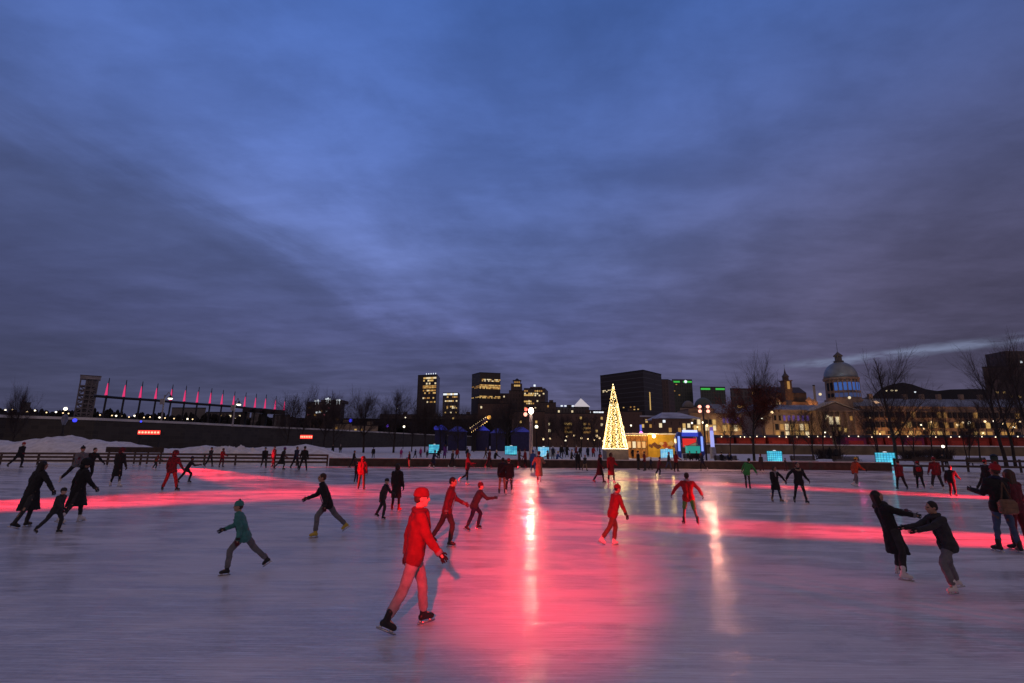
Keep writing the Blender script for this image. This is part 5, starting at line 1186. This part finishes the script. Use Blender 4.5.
# (px, feet y, top y, facing, pose, coat, top, legs, leg kind, headwear, head colour, label, extras)
PEOPLE = [
 (25, 528, 460, 160, 'armsout', 'coat', 'black', 'charcoal', 'slim', 'hair_long', 'dark', 'skater in a wide black coat striding with both arms held out', {}),
 (73, 523, 458, 150, 'walk', 'coat', 'black', 'charcoal', 'slim', 'hood', 'black', 'skater in a black knee length coat beside the wide coated one', {}),
 (52, 534, 489, 95, 'glide', 'jacket', 'charcoal', 'charcoal', 'loose', 'hat', 'charcoal', 'small dark clad child skating at the coated pair', {}),
 (75, 483, 444, 60, 'push', 'jacket', 'grey', 'black', 'loose', 'hat', 'black', 'bent skater carrying a pale backpack near the rail fence', {'pack': 'palegrey'}),
 (87, 482, 447, 80, 'cross', 'jacket', 'black', 'black', 'loose', 'hair_short', 'dark', 'dark skater reaching forward next to the pale backpack', {}),
 (17, 468, 442, 90, 'glide', 'jacket', 'black', 'black', 'loose', 'hat', 'red', 'dark skater in a red hat close to the rail fence', {}),
 (115, 487, 447, 175, 'apart', 'coat', 'black', 'black', 'slim', 'hood', 'wine', 'lone black coated skater with feet apart, seen from behind', {'boot': 'w'}),
 (155, 470, 453, 100, 'glide2', 'jacket', 'brown', 'charcoal', 'loose', 'hat', 'brown', 'small brown child skating just behind the adult with red lit legs', {}),
 (169, 491, 450, 178, 'wide', 'jacket', 'wine', 'red', 'loose', 'hood', 'wine', 'adult in a dark red jacket and trousers tinted by red light, legs apart', {}),  # trouser cloth coloured red in place of the red light on it
 (185, 483, 456, 120, 'push', 'jacket', 'black', 'black', 'loose', 'hat', 'navy', 'black clad child bending forward beside the red lit legs', {}),
 (209, 467, 447, 80, 'walk', 'jacket', 'charcoal', 'black', 'loose', 'hat', 'black', 'charcoal skater in front of the rough snow pile', {}),
 (221, 467.5, 448, 80, 'stand2', 'jacket', 'red', 'wine', 'loose', 'hat', 'wine', 'red jacketed skater in front of the rough snow pile', {}),
 (263.5, 468, 447, 40, 'walk', 'jacket', 'black', 'charcoal', 'loose', 'hat', 'charcoal', 'first of the dark group east of the snow pile', {}),
 (273, 467, 446, -30, 'stand', 'jacket', 'charcoal', 'black', 'loose', 'hair_short', 'brown', 'charcoal skater facing us, second in the dark group east of the snow pile', {}),
 (281, 470, 447, 90, 'glide', 'coat', 'black', 'black', 'slim', 'hat', 'purple', 'long coated skater in the middle of the dark group by the fence', {}),
 (295, 469, 446, 70, 'walk', 'jacket', 'navy', 'black', 'loose', 'hair_short', 'dark', 'bare headed navy skater under the short red floodlight', {}),
 (303, 471, 446, 200, 'apart', 'jacket', 'black', 'black', 'loose', 'hat', 'black', 'bulky black skater seen from behind under the short red floodlight', {}),
 (353, 468, 450, 100, 'walk', 'jacket', 'black', 'black', 'loose', 'hair_short', 'dark', 'black skater passing behind the red jacketed child', {}),
 (356, 483, 463, 170, 'stand2', 'jacket', 'black', 'navy', 'loose', 'hat', 'navy', 'small black clad child partly hidden by the red jacketed one', {}),
 (361, 490, 456, 180, 'stand', 'jacket', 'darkred', 'brown', 'loose', 'hood', 'darkred', 'child in a bright red hooded jacket and pale trousers', {}),
 (395.5, 511, 463, 165, 'stand', 'coat', 'black', 'black', 'slim', 'hair_bob', 'dark', 'skater in a long black coat with red boots', {'boot': 'r'}),
 (382, 519, 478, 80, 'glide2', 'jacket', 'charcoal', 'charcoal', 'loose', 'hat', 'charcoal', 'charcoal skater just behind the red booted black coat', {}),
 (325, 536, 472, -68, 'stride', 'jacket', 'black', 'grey', 'loose', 'hair_short', 'brown', 'striding skater in black jacket, grey trousers and yellow skates', {'boot': 'y'}),
 (240, 573, 500, -75, 'stride', 'jacket', 'teal', 'grey', 'loose', 'hat', 'teal', 'teal jacketed skater bending into a long stride', {}),
 (411, 629, 487, 112, 'walk', 'jacket', 'darkred', 'palegrey', 'loose', 'hat', 'darkred', 'nearest skater in a red jacket, red hat and pale trousers', {}),
 (446, 546, 476, 95, 'glide2', 'jacket', 'wine', 'charcoal', 'loose', 'hair_short', 'dark', 'wine jacketed skater right behind the nearest red one', {}),
 (474, 530, 482, 110, 'push', 'jacket', 'charcoal', 'navy', 'loose', 'hat', 'wine', 'stooping dark skater between the wine jacket and the hugging couple', {}),
 (467, 485, 452, 100, 'onefoot', 'jacket', 'wine', 'black', 'slim', 'hair_long', 'brown', 'slender skater balanced on one foot before the western cyan cube', {}),
 (502, 494, 457, 178, 'huglt', 'jacket', 'black', 'tan', 'slim', 'hair_short', 'dark', 'bare headed half of the hugging couple in black', {}),
 (509, 495, 458, 182, 'hugrt', 'jacket', 'black', 'charcoal', 'slim', 'hat', 'red', 'red hatted half of the hugging couple in black', {}),
 (539, 485, 451, 170, 'onefoot', 'coat', 'tan', 'brown', 'slim', 'hat', 'wine', 'skater in a speckled tan coat before the thick lamp post', {}),
 (533, 472, 450, 175, 'stand', 'jacket', 'blue', 'blue', 'loose', 'hat', 'blue', 'blue jacketed skater beside the tan coat', {}),
 (489, 468, 449, 60, 'walk', 'jacket', 'wine', 'black', 'loose', 'hat', 'black', 'wine jacketed skater by the boards behind the hugging couple', {}),
 (495, 466, 450, 120, 'glide', 'jacket', 'black', 'black', 'loose', 'hat', 'white', 'black skater with a white hat by the boards behind the hugging couple', {}),
 (519, 468, 448.5, 90, 'stand2', 'jacket', 'brown', 'charcoal', 'loose', 'hair_bob', 'dark', 'brown jacketed skater at the boards left of the thick lamp post', {}),
 (525.5, 468, 449, 250, 'apart', 'jacket', 'darkred', 'black', 'loose', 'hat', 'wine', 'dark red skater at the boards just left of the thick lamp post', {}),
 (578, 470, 451, 10, 'stand', 'jacket', 'black', 'black', 'loose', 'hair_short', 'dark', 'black skater with hands low at the boards west of the christmas tree', {}),
 (585, 471, 455, 30, 'walk', 'jacket', 'charcoal', 'tan', 'loose', 'hat', 'orange', 'child with an orange hat at the boards west of the christmas tree', {}),
 (600, 483, 453, 60, 'walk', 'coat', 'black', 'black', 'slim', 'hair_long', 'dark', 'black coated skater walking next to the red coat', {}),
 (611.5, 484, 452, 20, 'stand2', 'coat', 'red', 'black', 'slim', 'hair_bob', 'brown', 'red coated skater below the christmas tree', {}),
 (614, 546, 484, 110, 'cross', 'jacket', 'darkred', 'brown', 'loose', 'hat', 'darkred', 'red jacketed skater crossing the tree reflection', {}),
 (690, 525, 472, 170, 'armsout', 'jacket', 'red', 'green', 'shorts', 'hair_short', 'dark', 'red jacketed skater with an outstretched arm and dark green shorts', {}),
 (659, 477, 457, 90, 'glide', 'jacket', 'charcoal', 'black', 'loose', 'hat', 'navy', 'charcoal skater below the pale blue cube by the yellow hut', {}),
 (676.5, 472, 451, 30, 'stand2', 'jacket', 'red', 'black', 'loose', 'hair_bob', 'dark', 'dark haired skater in red in front of the blue archway', {}),
 (638.5, 470, 450.5, 100, 'stand', 'jacket', 'black', 'charcoal', 'loose', 'hat', 'black', 'black clad skater at the boards beneath the orange hut end', {}),
 (645, 471, 451, 250, 'stand', 'jacket', 'darkred', 'charcoal', 'loose', 'hair_short', 'dark', 'dark red skater at the boards beneath the yellow hut', {}),
 (651, 470, 459, 90, 'walk', 'jacket', 'navy', 'black', 'loose', 'hat', 'red', 'small child at the boards beneath the yellow hut', {}),
 (748, 489, 458, 150, 'carve', 'jacket', 'green', 'charcoal', 'slim', 'hat', 'black', 'green jacketed skater leaning hard into a turn', {}),
 (777, 502, 465.5, 10, 'holdL', 'skirt', 'black', 'navy', 'slim', 'hair_bob', 'brown', 'girl in a black skirted coat holding hands with the fur hooded man', {'boot': 't'}),
 (801, 503.5, 461.5, -8, 'holdR', 'jacket', 'black', 'black', 'slim', 'hair_short', 'dark', 'man in a black jacket with a beige fur hood, holding hands', {'fur': 1}),
 (786, 471, 459, 40, 'stand2', 'jacket', 'charcoal', 'charcoal', 'loose', 'hat', 'charcoal', 'small grey child at the boards between the hand holding pair', {}),
 (857, 487, 457, 95, 'glide', 'jacket', 'orange', 'grey', 'loose', 'hat', 'yellow', 'skater in a bright orange red top below the widest cyan cube', {}),
 (902, 490, 460, 170, 'walk', 'jacket', 'wine', 'black', 'loose', 'hair_short', 'dark', 'wine clad skater, westmost of the eastern row', {}),
 (921, 489, 461, 150, 'walk', 'jacket', 'charcoal', 'black', 'loose', 'hat', 'red', 'red hatted skater with a red backpack in the eastern row', {'pack': 'red'}),
 (938.5, 490, 457, 165, 'apart', 'jacket', 'darkred', 'charcoal', 'loose', 'hat', 'darkred', 'dark red skater in the middle of the eastern row', {}),
 (953.5, 497, 465, 120, 'glide', 'jacket', 'black', 'black', 'loose', 'hair_short', 'dark', 'black skater leaning forward at the end of the eastern row', {}),
 (988, 492, 459.5, 100, 'glide2', 'jacket', 'black', 'black', 'loose', 'hat', 'red', 'black clad skater with a hat tinted by red light near the eastern fence', {}),  # hat cloth coloured red in place of red light from the side
 (1009, 553, 463, 175, 'phone', 'jacket', 'black', 'jeans', 'slim', 'hat', 'red', 'tall standing figure in black jacket, jeans and red hat at the eastern edge', {'bag': 1}),
 (1023, 551, 468, 190, 'stand', 'jacket', 'wine', 'wine', 'loose', 'hair_long', 'brown', 'wine clad figure cut by the eastern edge of the view', {}),
 (897, 577, 489, 82, 'pullB', 'coat', 'black', 'charcoal', 'loose', 'hair_long', 'dark', 'near skater in a black coat leaning back with both arms outstretched', {}),
 (955, 594, 500, -98, 'pullF', 'jacket', 'charcoal', 'grey', 'loose', 'hair_short', 'dark', 'nearest dark skater on the east side bending toward the black coat with arms out', {}),
 # on the snow
 (831, 461.5, 443.5, 170, 'stand', 'coat', 'black', 'black', 'slim', 'hair_long', 'dark', 'long haired half of the dark couple standing before the dome', {'g': 2}),
 (837.5, 461.5, 443.5, 190, 'stand', 'jacket', 'charcoal', 'black', 'loose', 'hair_short', 'brown', 'short haired half of the dark couple standing before the dome', {'g': 2}),
 (720.5, 459.5, 449, 10, 'sit', 'jacket', 'black', 'black', 'loose', 'hat', 'black', 'person in black sitting on the bench by the slim lamp post', {'g': 2, 'seat': 55}),
 (728.5, 459.5, 449, -15, 'sit', 'jacket', 'navy', 'charcoal', 'loose', 'hair_bob', 'brown', 'person in navy sitting on the bench by the slim lamp post', {'g': 2, 'seat': 55}),
 (689, 459, 450, 5, 'sit', 'jacket', 'charcoal', 'black', 'loose', 'hair_short', 'dark', 'bare headed person sitting in front of the turquoise counter', {'g': 2, 'seat': 62}),
 (696, 459, 450, -10, 'sit', 'jacket', 'black', 'navy', 'loose', 'hat', 'grey', 'grey hatted person sitting in front of the turquoise counter', {'g': 2, 'seat': 62}),
 (940, 460.5, 451, 20, 'sit', 'jacket', 'black', 'black', 'loose', 'hat', 'black', 'dark figure sitting by the white ground lamp', {'g': 2, 'seat': 57}),
 (373, 459, 447, 10, 'stand', 'jacket', 'black', 'black', 'loose', 'hat', 'navy', 'lone dark person on the snow below the first fan shaped tree', {'g': 2}),
 (401, 458.5, 448.5, 20, 'stand2', 'jacket', 'magenta', 'magenta', 'loose', 'hat', 'magenta', 'magenta child alone on the snow under the second fan shaped tree', {'g': 2}),
 (420.5, 458.5, 447.5, -30, 'stand', 'jacket', 'magenta', 'wine', 'loose', 'hat', 'magenta', 'magenta jacketed person just west of the cyan cube', {'g': 2}),
 (415, 459, 449, 60, 'walk', 'jacket', 'navy', 'black', 'loose', 'hair_short', 'dark', 'navy jacketed person walking west of the magenta one', {'g': 2}),
 (427, 459, 450, 40, 'stand', 'jacket', 'charcoal', 'black', 'loose', 'hat', 'black', 'charcoal jacketed person in front of the western cyan cube', {'g': 2}),
 (438.5, 461, 448.5, 30, 'stand2', 'jacket', 'black', 'black', 'loose', 'hat', 'blue', 'blue hatted person just east of the western cyan cube', {'g': 2}),
 (444.5, 460, 443, 60, 'stand', 'coat', 'purple', 'black', 'slim', 'hair_long', 'dark', 'tall person in a purple coat east of the western cyan cube', {'g': 2}),
 (457, 460, 448, 10, 'apart', 'jacket', 'red', 'charcoal', 'loose', 'hair_short', 'dark', 'bright red jacketed person between the two western cyan cubes', {'g': 2}),
 (467, 459, 447, -20, 'stand', 'jacket', 'black', 'charcoal', 'loose', 'hat', 'charcoal', 'dark person next to the bright red jacket behind the boards', {'g': 2}),
 (485.5, 460, 447.5, 90, 'walk', 'jacket', 'brown', 'tan', 'loose', 'hat', 'wine', 'brown jacketed person walking west of the eastern small cube', {'g': 2}),
 (561.5, 459, 444, 0, 'stand', 'jacket', 'black', 'black', 'loose', 'hair_short', 'dark', 'tall black clad person leaning by the pale blue white cube', {'g': 2}),
 (567, 459, 444.5, 20, 'stand2', 'coat', 'black', 'charcoal', 'slim', 'hair_long', 'brown', 'black coated person second from the pale blue white cube', {'g': 2}),
 (576, 459, 445, 60, 'walk', 'jacket', 'darkred', 'charcoal', 'loose', 'hat', 'grey', 'dark red person walking in the crowd west of the christmas tree', {'g': 2}),
 (588, 459, 446, -40, 'stand', 'coat', 'navy', 'black', 'slim', 'hood', 'navy', 'navy hooded person in the crowd west of the christmas tree', {'g': 2}),
 (593.5, 459, 446, 15, 'stand2', 'jacket', 'red', 'black', 'loose', 'hair_bob', 'dark', 'red jacketed person in the crowd west of the christmas tree', {'g': 2}),
 (600, 458.5, 446.5, 80, 'stand', 'jacket', 'charcoal', 'black', 'loose', 'hat', 'purple', 'purple hatted person at the foot of the christmas tree', {'g': 2}),
 (625, 459, 448, 200, 'stand', 'jacket', 'black', 'navy', 'loose', 'hat', 'charcoal', 'dark person just east of the christmas tree base', {'g': 2}),
 (641, 459, 449.5, 30, 'stand', 'coat', 'brown', 'black', 'slim', 'hair_bob', 'dark', 'brown coated person in front of the yellow hut', {'g': 2}),
 (553, 460, 446, 30, 'stand', 'jacket', 'navy', 'black', 'loose', 'hat', 'white', 'white hatted person right beside the pale blue white cube', {'g': 2}),
 (571.5, 465.5, 449, 80, 'walk', 'jacket', 'black', 'jeans', 'loose', 'hat', 'grey', 'grey hatted skater in jeans close to the boards below the pyramid roof', {}),
 (580.5, 459, 446, -20, 'stand2', 'jacket', 'charcoal', 'black', 'loose', 'hair_short', 'brown', 'bare headed charcoal person in the crowd west of the christmas tree', {'g': 2}),
 (606.5, 459, 449, 140, 'walk', 'jacket', 'wine', 'charcoal', 'loose', 'hair_bob', 'blond', 'fair haired person in wine red passing the christmas tree base', {'g': 2}),
 (619, 460, 451, 40, 'stand', 'jacket', 'darkred', 'black', 'loose', 'hat', 'red', 'small red hatted person before the christmas tree base', {'g': 2}),
 (633, 460, 448, -50, 'stand2', 'coat', 'black', 'black', 'slim', 'hat', 'beige', 'beige hatted person in a black coat before the orange hut end', {'g': 2}),
 (557, 467.5, 451, 100, 'glide', 'jacket', 'blue', 'charcoal', 'loose', 'hat', 'yellow', 'yellow hatted skater in blue by the boards east of the thick lamp post', {}),
 (548, 467, 450, 250, 'stand2', 'jacket', 'wine', 'black', 'loose', 'hair_long', 'dark', 'long haired wine clad skater by the boards east of the thick lamp post', {}),
 (669, 470, 452, 60, 'walk', 'jacket', 'charcoal', 'jeans', 'loose', 'hat', 'magenta', 'magenta hatted skater in jeans at the boards by the pale blue cube', {}),
 (703, 471, 453, 280, 'glide2', 'jacket', 'navy', 'black', 'loose', 'hat', 'orange', 'orange hatted skater at the boards under the slim lamp post', {}),
 (762, 471, 454, 200, 'stand', 'jacket', 'charcoal', 'charcoal', 'loose', 'hat', 'wine', 'wine hatted skater at the boards just west of the cyan cube', {}),
 (452, 468, 450, 70, 'walk', 'jacket', 'charcoal', 'black', 'loose', 'hat', 'beige', 'beige hatted skater at the boards east of the western cyan cube', {}),
 (433, 468, 450, 110, 'glide', 'coat', 'navy', 'black', 'slim', 'hat', 'purple', 'purple hatted skater in a navy coat at the boards under the western cyan cube', {}),
 (409, 468, 451, 300, 'stand2', 'jacket', 'black', 'tan', 'loose', 'hair_short', 'blond', 'fair haired skater in black at the boards west of the cyan cube', {}),
 (333, 454, 447, 70, 'walk', 'jacket', 'black', 'black', 'loose', 'hair_short', 'dark', 'dark person high on the snow under the stepped hotel', {'g': 2}),
 (341, 454, 447, 10, 'stand', 'jacket', 'charcoal', 'charcoal', 'loose', 'hat', 'grey', 'grey hatted person high on the snow under the stepped hotel', {'g': 2}),
]
for p in PEOPLE:
    near = p[1]-p[2] > 60
    v1, v2 = (.0105, .014) if near else (.0165, .022)
    want(('b', p[4]), (lambda J=SK[p[4]]: body_mb(J)), v1); want(('j', p[4], p[5]), (lambda J=SK[p[4]], k=p[5]: jacket_mb(J, k)), v2); want(('t', p[4], p[8]), (lambda J=SK[p[4]], k=p[8]: trouser_mb(J, k)), v2)
MESH = {}
FOLD = bpy.data.textures.new('cloth_folds', 'CLOUDS'); FOLD.noise_scale = .085; FOLD.noise_depth = 2
def run_pending():
    tmp = []
    c2 = bpy.data.collections.new('build'); S.collection.children.link(c2)
    for o in list(COL.objects): pass
    for key, (fn, vox, sm) in PEND.items():
        me = fn().mesh('t'); o = bpy.data.objects.new('t', me); c2.objects.link(o)
        r = o.modifiers.new('r', 'REMESH'); r.mode = 'VOXEL'; r.voxel_size = vox; r.use_smooth_shade = True
        s = o.modifiers.new('s', 'SMOOTH'); s.factor = .5; s.iterations = sm
        if isinstance(key, tuple) and key[0] in 'jt':
            d = o.modifiers.new('d', 'DISPLACE'); d.texture = FOLD; d.strength = .034 if key[0] == 'j' else .028; d.mid_level = .5; d.texture_coords = 'LOCAL'
        tmp.append((key, o))
    dg = bpy.context.evaluated_depsgraph_get(); dg.update()
    for key, o in tmp:
        me = bpy.data.meshes.new_from_object(o.evaluated_get(dg)); me.name = 'person_mesh'
        me.materials.clear(); me.materials.append(CLO['black'])
        if isinstance(key, tuple) and key[0] == 'b':
            me.materials.append(EYEM); me.materials.append(LIPM); J = SK[key[1]]; iv = J['Rh'].inverted(); h = J['head']
            for f in me.polygons:
                q = iv@(f.center-h)
                if q.y < -.05:
                    if abs(abs(q.x)-.031) < .013 and abs(q.z-.012) < .009: f.material_index = 1
                    elif abs(q.x) < .022 and abs(q.z+.062) < .009: f.material_index = 2
        me.polygons.foreach_set('use_smooth', [True]*len(me.polygons)); me.update(); MESH[key] = me
    for key, o in tmp:
        m0 = o.data; bpy.data.objects.remove(o); bpy.data.meshes.remove(m0)
    bpy.data.collections.remove(c2)
    for k, f in (('blade', blade_mb), ('hat', hat_mb), ('hood', hood_mb), ('pom', pom_mb)):
        MESH[k] = proto(f(), k, BLADE if k == 'blade' else CLO['black'])
run_pending()
def child(name, me, m, root, mtx=None):
    o = link(name, me, root); setmat(o, m)
    if mtx is not None: o.matrix_local = mtx
    return o
def T4(R3, t): return Matrix.Translation(t)@R3.to_4x4()
rnd = random.Random(21)
for (px, fy, ty, yaw, pose, coat, top, legs, lk, hw, hc, label, ex) in PEOPLE:
    J = SK[pose]; seat = ex.get('seat'); zg = 0.0
    if ex.get('g') == 2: zg = -.03
    if seat:
        gp = Vector((gx(px, seat), seat-.0, zg)); s = .97
    else:
        gp = ground(px, fy, zg); hm = at(px, ty, gp.y).z-zg; s = max(.58, min(1.08, hm/J['top']))
        if ex.get('g') == 2 and gp.y > 62 and s < 1.0 and px > 350: s = max(s, .62)
    if px in (333, 341):
        gp = Vector((gx(px, 88), 88, zg)); s = .95
    root = thing('person', label, 'person', gp, R(yaw), G2 if ex.get('g') == 2 else G1); root.scale = (s, s, s)
    off = Vector((0, 0, J['zoff']))
    if seat:   # feet on the ground, hips on the seat
        off = Vector((0, 0, .53/s+.09)); 
    M0 = Matrix.Translation(off)
    child('body', MESH[('b', pose)], rnd.choice(SKINS[:2]+SKINS), root, M0)
    child('coat' if coat in ('coat', 'skirt') else 'jacket', MESH[('j', pose, coat)], CLO[top], root, M0)
    child('shorts' if lk == 'shorts' else 'trousers', MESH[('t', pose, lk)], CLO[legs], root, M0)
    bm = {'w': BOOTW, 'y': BOOTY, 'r': CLO['red'], 't': CLO['tan']}.get(ex.get('boot'), BOOTB if rnd.random() < .7 else BOOTW)
    for k in 'LR':
        b = child('skate' if ex.get('g') != 2 else 'boot', MESH['boot'], bm, root, T4(J['Rf'+k], J['ank'+k]+off))
        if ex.get('g') != 2: child('blade', MESH['blade'], BLADE, b)
        elif True: b.location.z -= .03
        q = Vector((0, 0, -1)).rotation_difference(J['fd'+k]).to_matrix()
        child('glove', MESH['glove'+k], rnd.choice([CLO['black'], CLO['charcoal'], CLO['black'], CLO['wine']]), root, T4(q, J['wr'+k]+off))
    hm4 = T4(J['Rh'], J['head']+off)
    if hw in ('hat', 'hood'):
        o = child(hw, MESH[hw], CLO[hc], root, hm4)
        if hw == 'hat' and rnd.random() < .5: child('pom_pom', MESH['pom'], CLO[rnd.choice(['white', hc, 'grey'])], o)
        if hw == 'hat': child('hair', MESH['hair_short'], HAIRC[rnd.choice(['dark', 'brown'])], root, hm4@Matrix.Scale(.93, 4))
    else: child('hair', MESH[hw], HAIRC[hc], root, hm4)
    if hw != 'hood' and not ex.get('fur') and rnd.random() < .45:
        o = child('scarf', MESH['scarf'], CLO[rnd.choice(['grey', 'wine', 'navy', 'beige', 'charcoal', 'palegrey'])], root, T4(J['Rt'], J['neck']+off))
    if ex.get('pack'): 
        tag(child('backpack', MESH['pack'], CLO[ex['pack']], None, root.matrix_basis@M0@J['Rt'].to_4x4()), ('pale grey' if ex['pack'] == 'palegrey' else 'red')+' backpack on the back of the '+('bent skater by the rail fence' if ex['pack'] == 'palegrey' else 'red hatted skater in the eastern row'), 'backpack')
    if fy-ty > 55:
        tr = CLO[rnd.choice(['charcoal', 'black', 'grey'])] if top not in ('black', 'charcoal') else CLO[rnd.choice(['charcoal', 'grey'])]
        z_ = MB()
        for a_ in range(7): z_.box(Vector((0, -.135-.012*sin(a_/6*pi), -.10+.08*a_)), (.016, .02, .082))
        child('zip', proto(z_, 'zip', BLADE), tr, root, M0@J['Rt'].to_4x4())
        for k in 'LR':
            w_ = J['wr'+k]; d_ = J['fd'+k]
            c_ = MB().tube(w_-d_*.035, w_+d_*.02, .055, .052, 12); child('cuff', proto(c_, 'cuff', BLADE), tr, root, M0)
    if ex.get('fur'):
        m = MB(); n = 22
        for i in range(n):
            a = 2*pi*i/n; m.ball((.108*cos(a), -.02+.092*sin(a), .03-.085*(.5-.5*sin(a))), .040, 8, 5)
        o = m.build('fur_collar', FUR, root, True); o.matrix_local = T4(J['Rt'], J['neck']+off)
    if ex.get('bag'):
        m = MB(); m.cap((-.09, 0, 0), (.09, 0, 0), .07).cap((-.10, 0, -.16), (.10, 0, -.16), .08).box((0, 0, -.08), (.30, .13, .18))
        o = m.build('handbag', cloth('bag_tan', (.16, .085, .05), .6), None, True); o.matrix_local = root.matrix_basis@T4(J['Rt'], off+Vector((.05, .24, .02)))
        m2 = MB(); m2.tube((-.1, 0, .05), (-.03, -.06, .42), .014).tube((-.03, -.06, .42), (.1, 0, .05), .014); m2.build('strap', CLO['brown'], o)
        tag(o, 'brown tan shoulder bag on the tall figure in jeans at the eastern edge', 'bag')
# joined arms of the near eastern pair: a dark scarf pulled taut between them
# ================================================================== RINK LIGHTS
RED = (1, .006, .018)
def spot(name, loc, tgt, col, pw, size, blend=.6, soft=.15): return lamp('SPOT', name, loc, col, pw, tgt, size, blend, soft)
K = .74
spot('red_flood_centre', (-.3, -9, 5.9), (.55, 12.5, 0), RED, 76000*K, 16.5, 1.0)
spot('red_flood_post', (LP1.x-.55, LP1.y-.5, LP1.z+.1), (.4, 12, 0), RED, 5000*K, 16, 1.0, .2)
spot('post_lamp_light', (LP1.x-.05, LP1.y-.75, LP1.z), (0, 20, -1), (1, .46, .30), 1700, 165, .3, .2)
spot('slim_post_light', (LP2.x, LP2.y-.6, LP2.z), (8, 10, -1), (1, .40, .26), 850, 165, .3, .18)
# raking red floods around the rink
spot('red_flood_west', (-32, 7.4, 3.5), (-14, 19, 0), RED, 330000*K, 16, 1.0)
spot('red_flood_west_far', (gx(148, 57), 56.4, 3.0), (-19, 33.5, 0), RED, 800000*K, 7, .8)
spot('red_flood_north', (-45, 42.5, 2.6), (-10, 44, 0), RED, 500000*K, 4.4, .8)
spot('red_flood_east', (41, 8.2, 3.0), (16, 25.6, 0), RED, 850000*K, 6.5, 1.0)
spot('red_flood_east_near', (29, 7, 2.6), (10, 12.8, 0), RED, 330000*K, 9, 1.0)
# ================================================================== RENDER
S.view_settings.view_transform = 'Standard'; S.view_settings.look = 'None'; S.view_settings.exposure = 0; S.view_settings.gamma = 1
S.render.engine = 'CYCLES'; S.cycles.use_denoising = True; S.cycles.max_bounces = 4; S.cycles.diffuse_bounces = 2; S.cycles.glossy_bounces = 3; S.cycles.sample_clamp_indirect = 4; S.cycles.sample_clamp_direct = 0
S.cycles.caustics_reflective = False; S.cycles.caustics_refractive = False
bpy.context.view_layer.update()
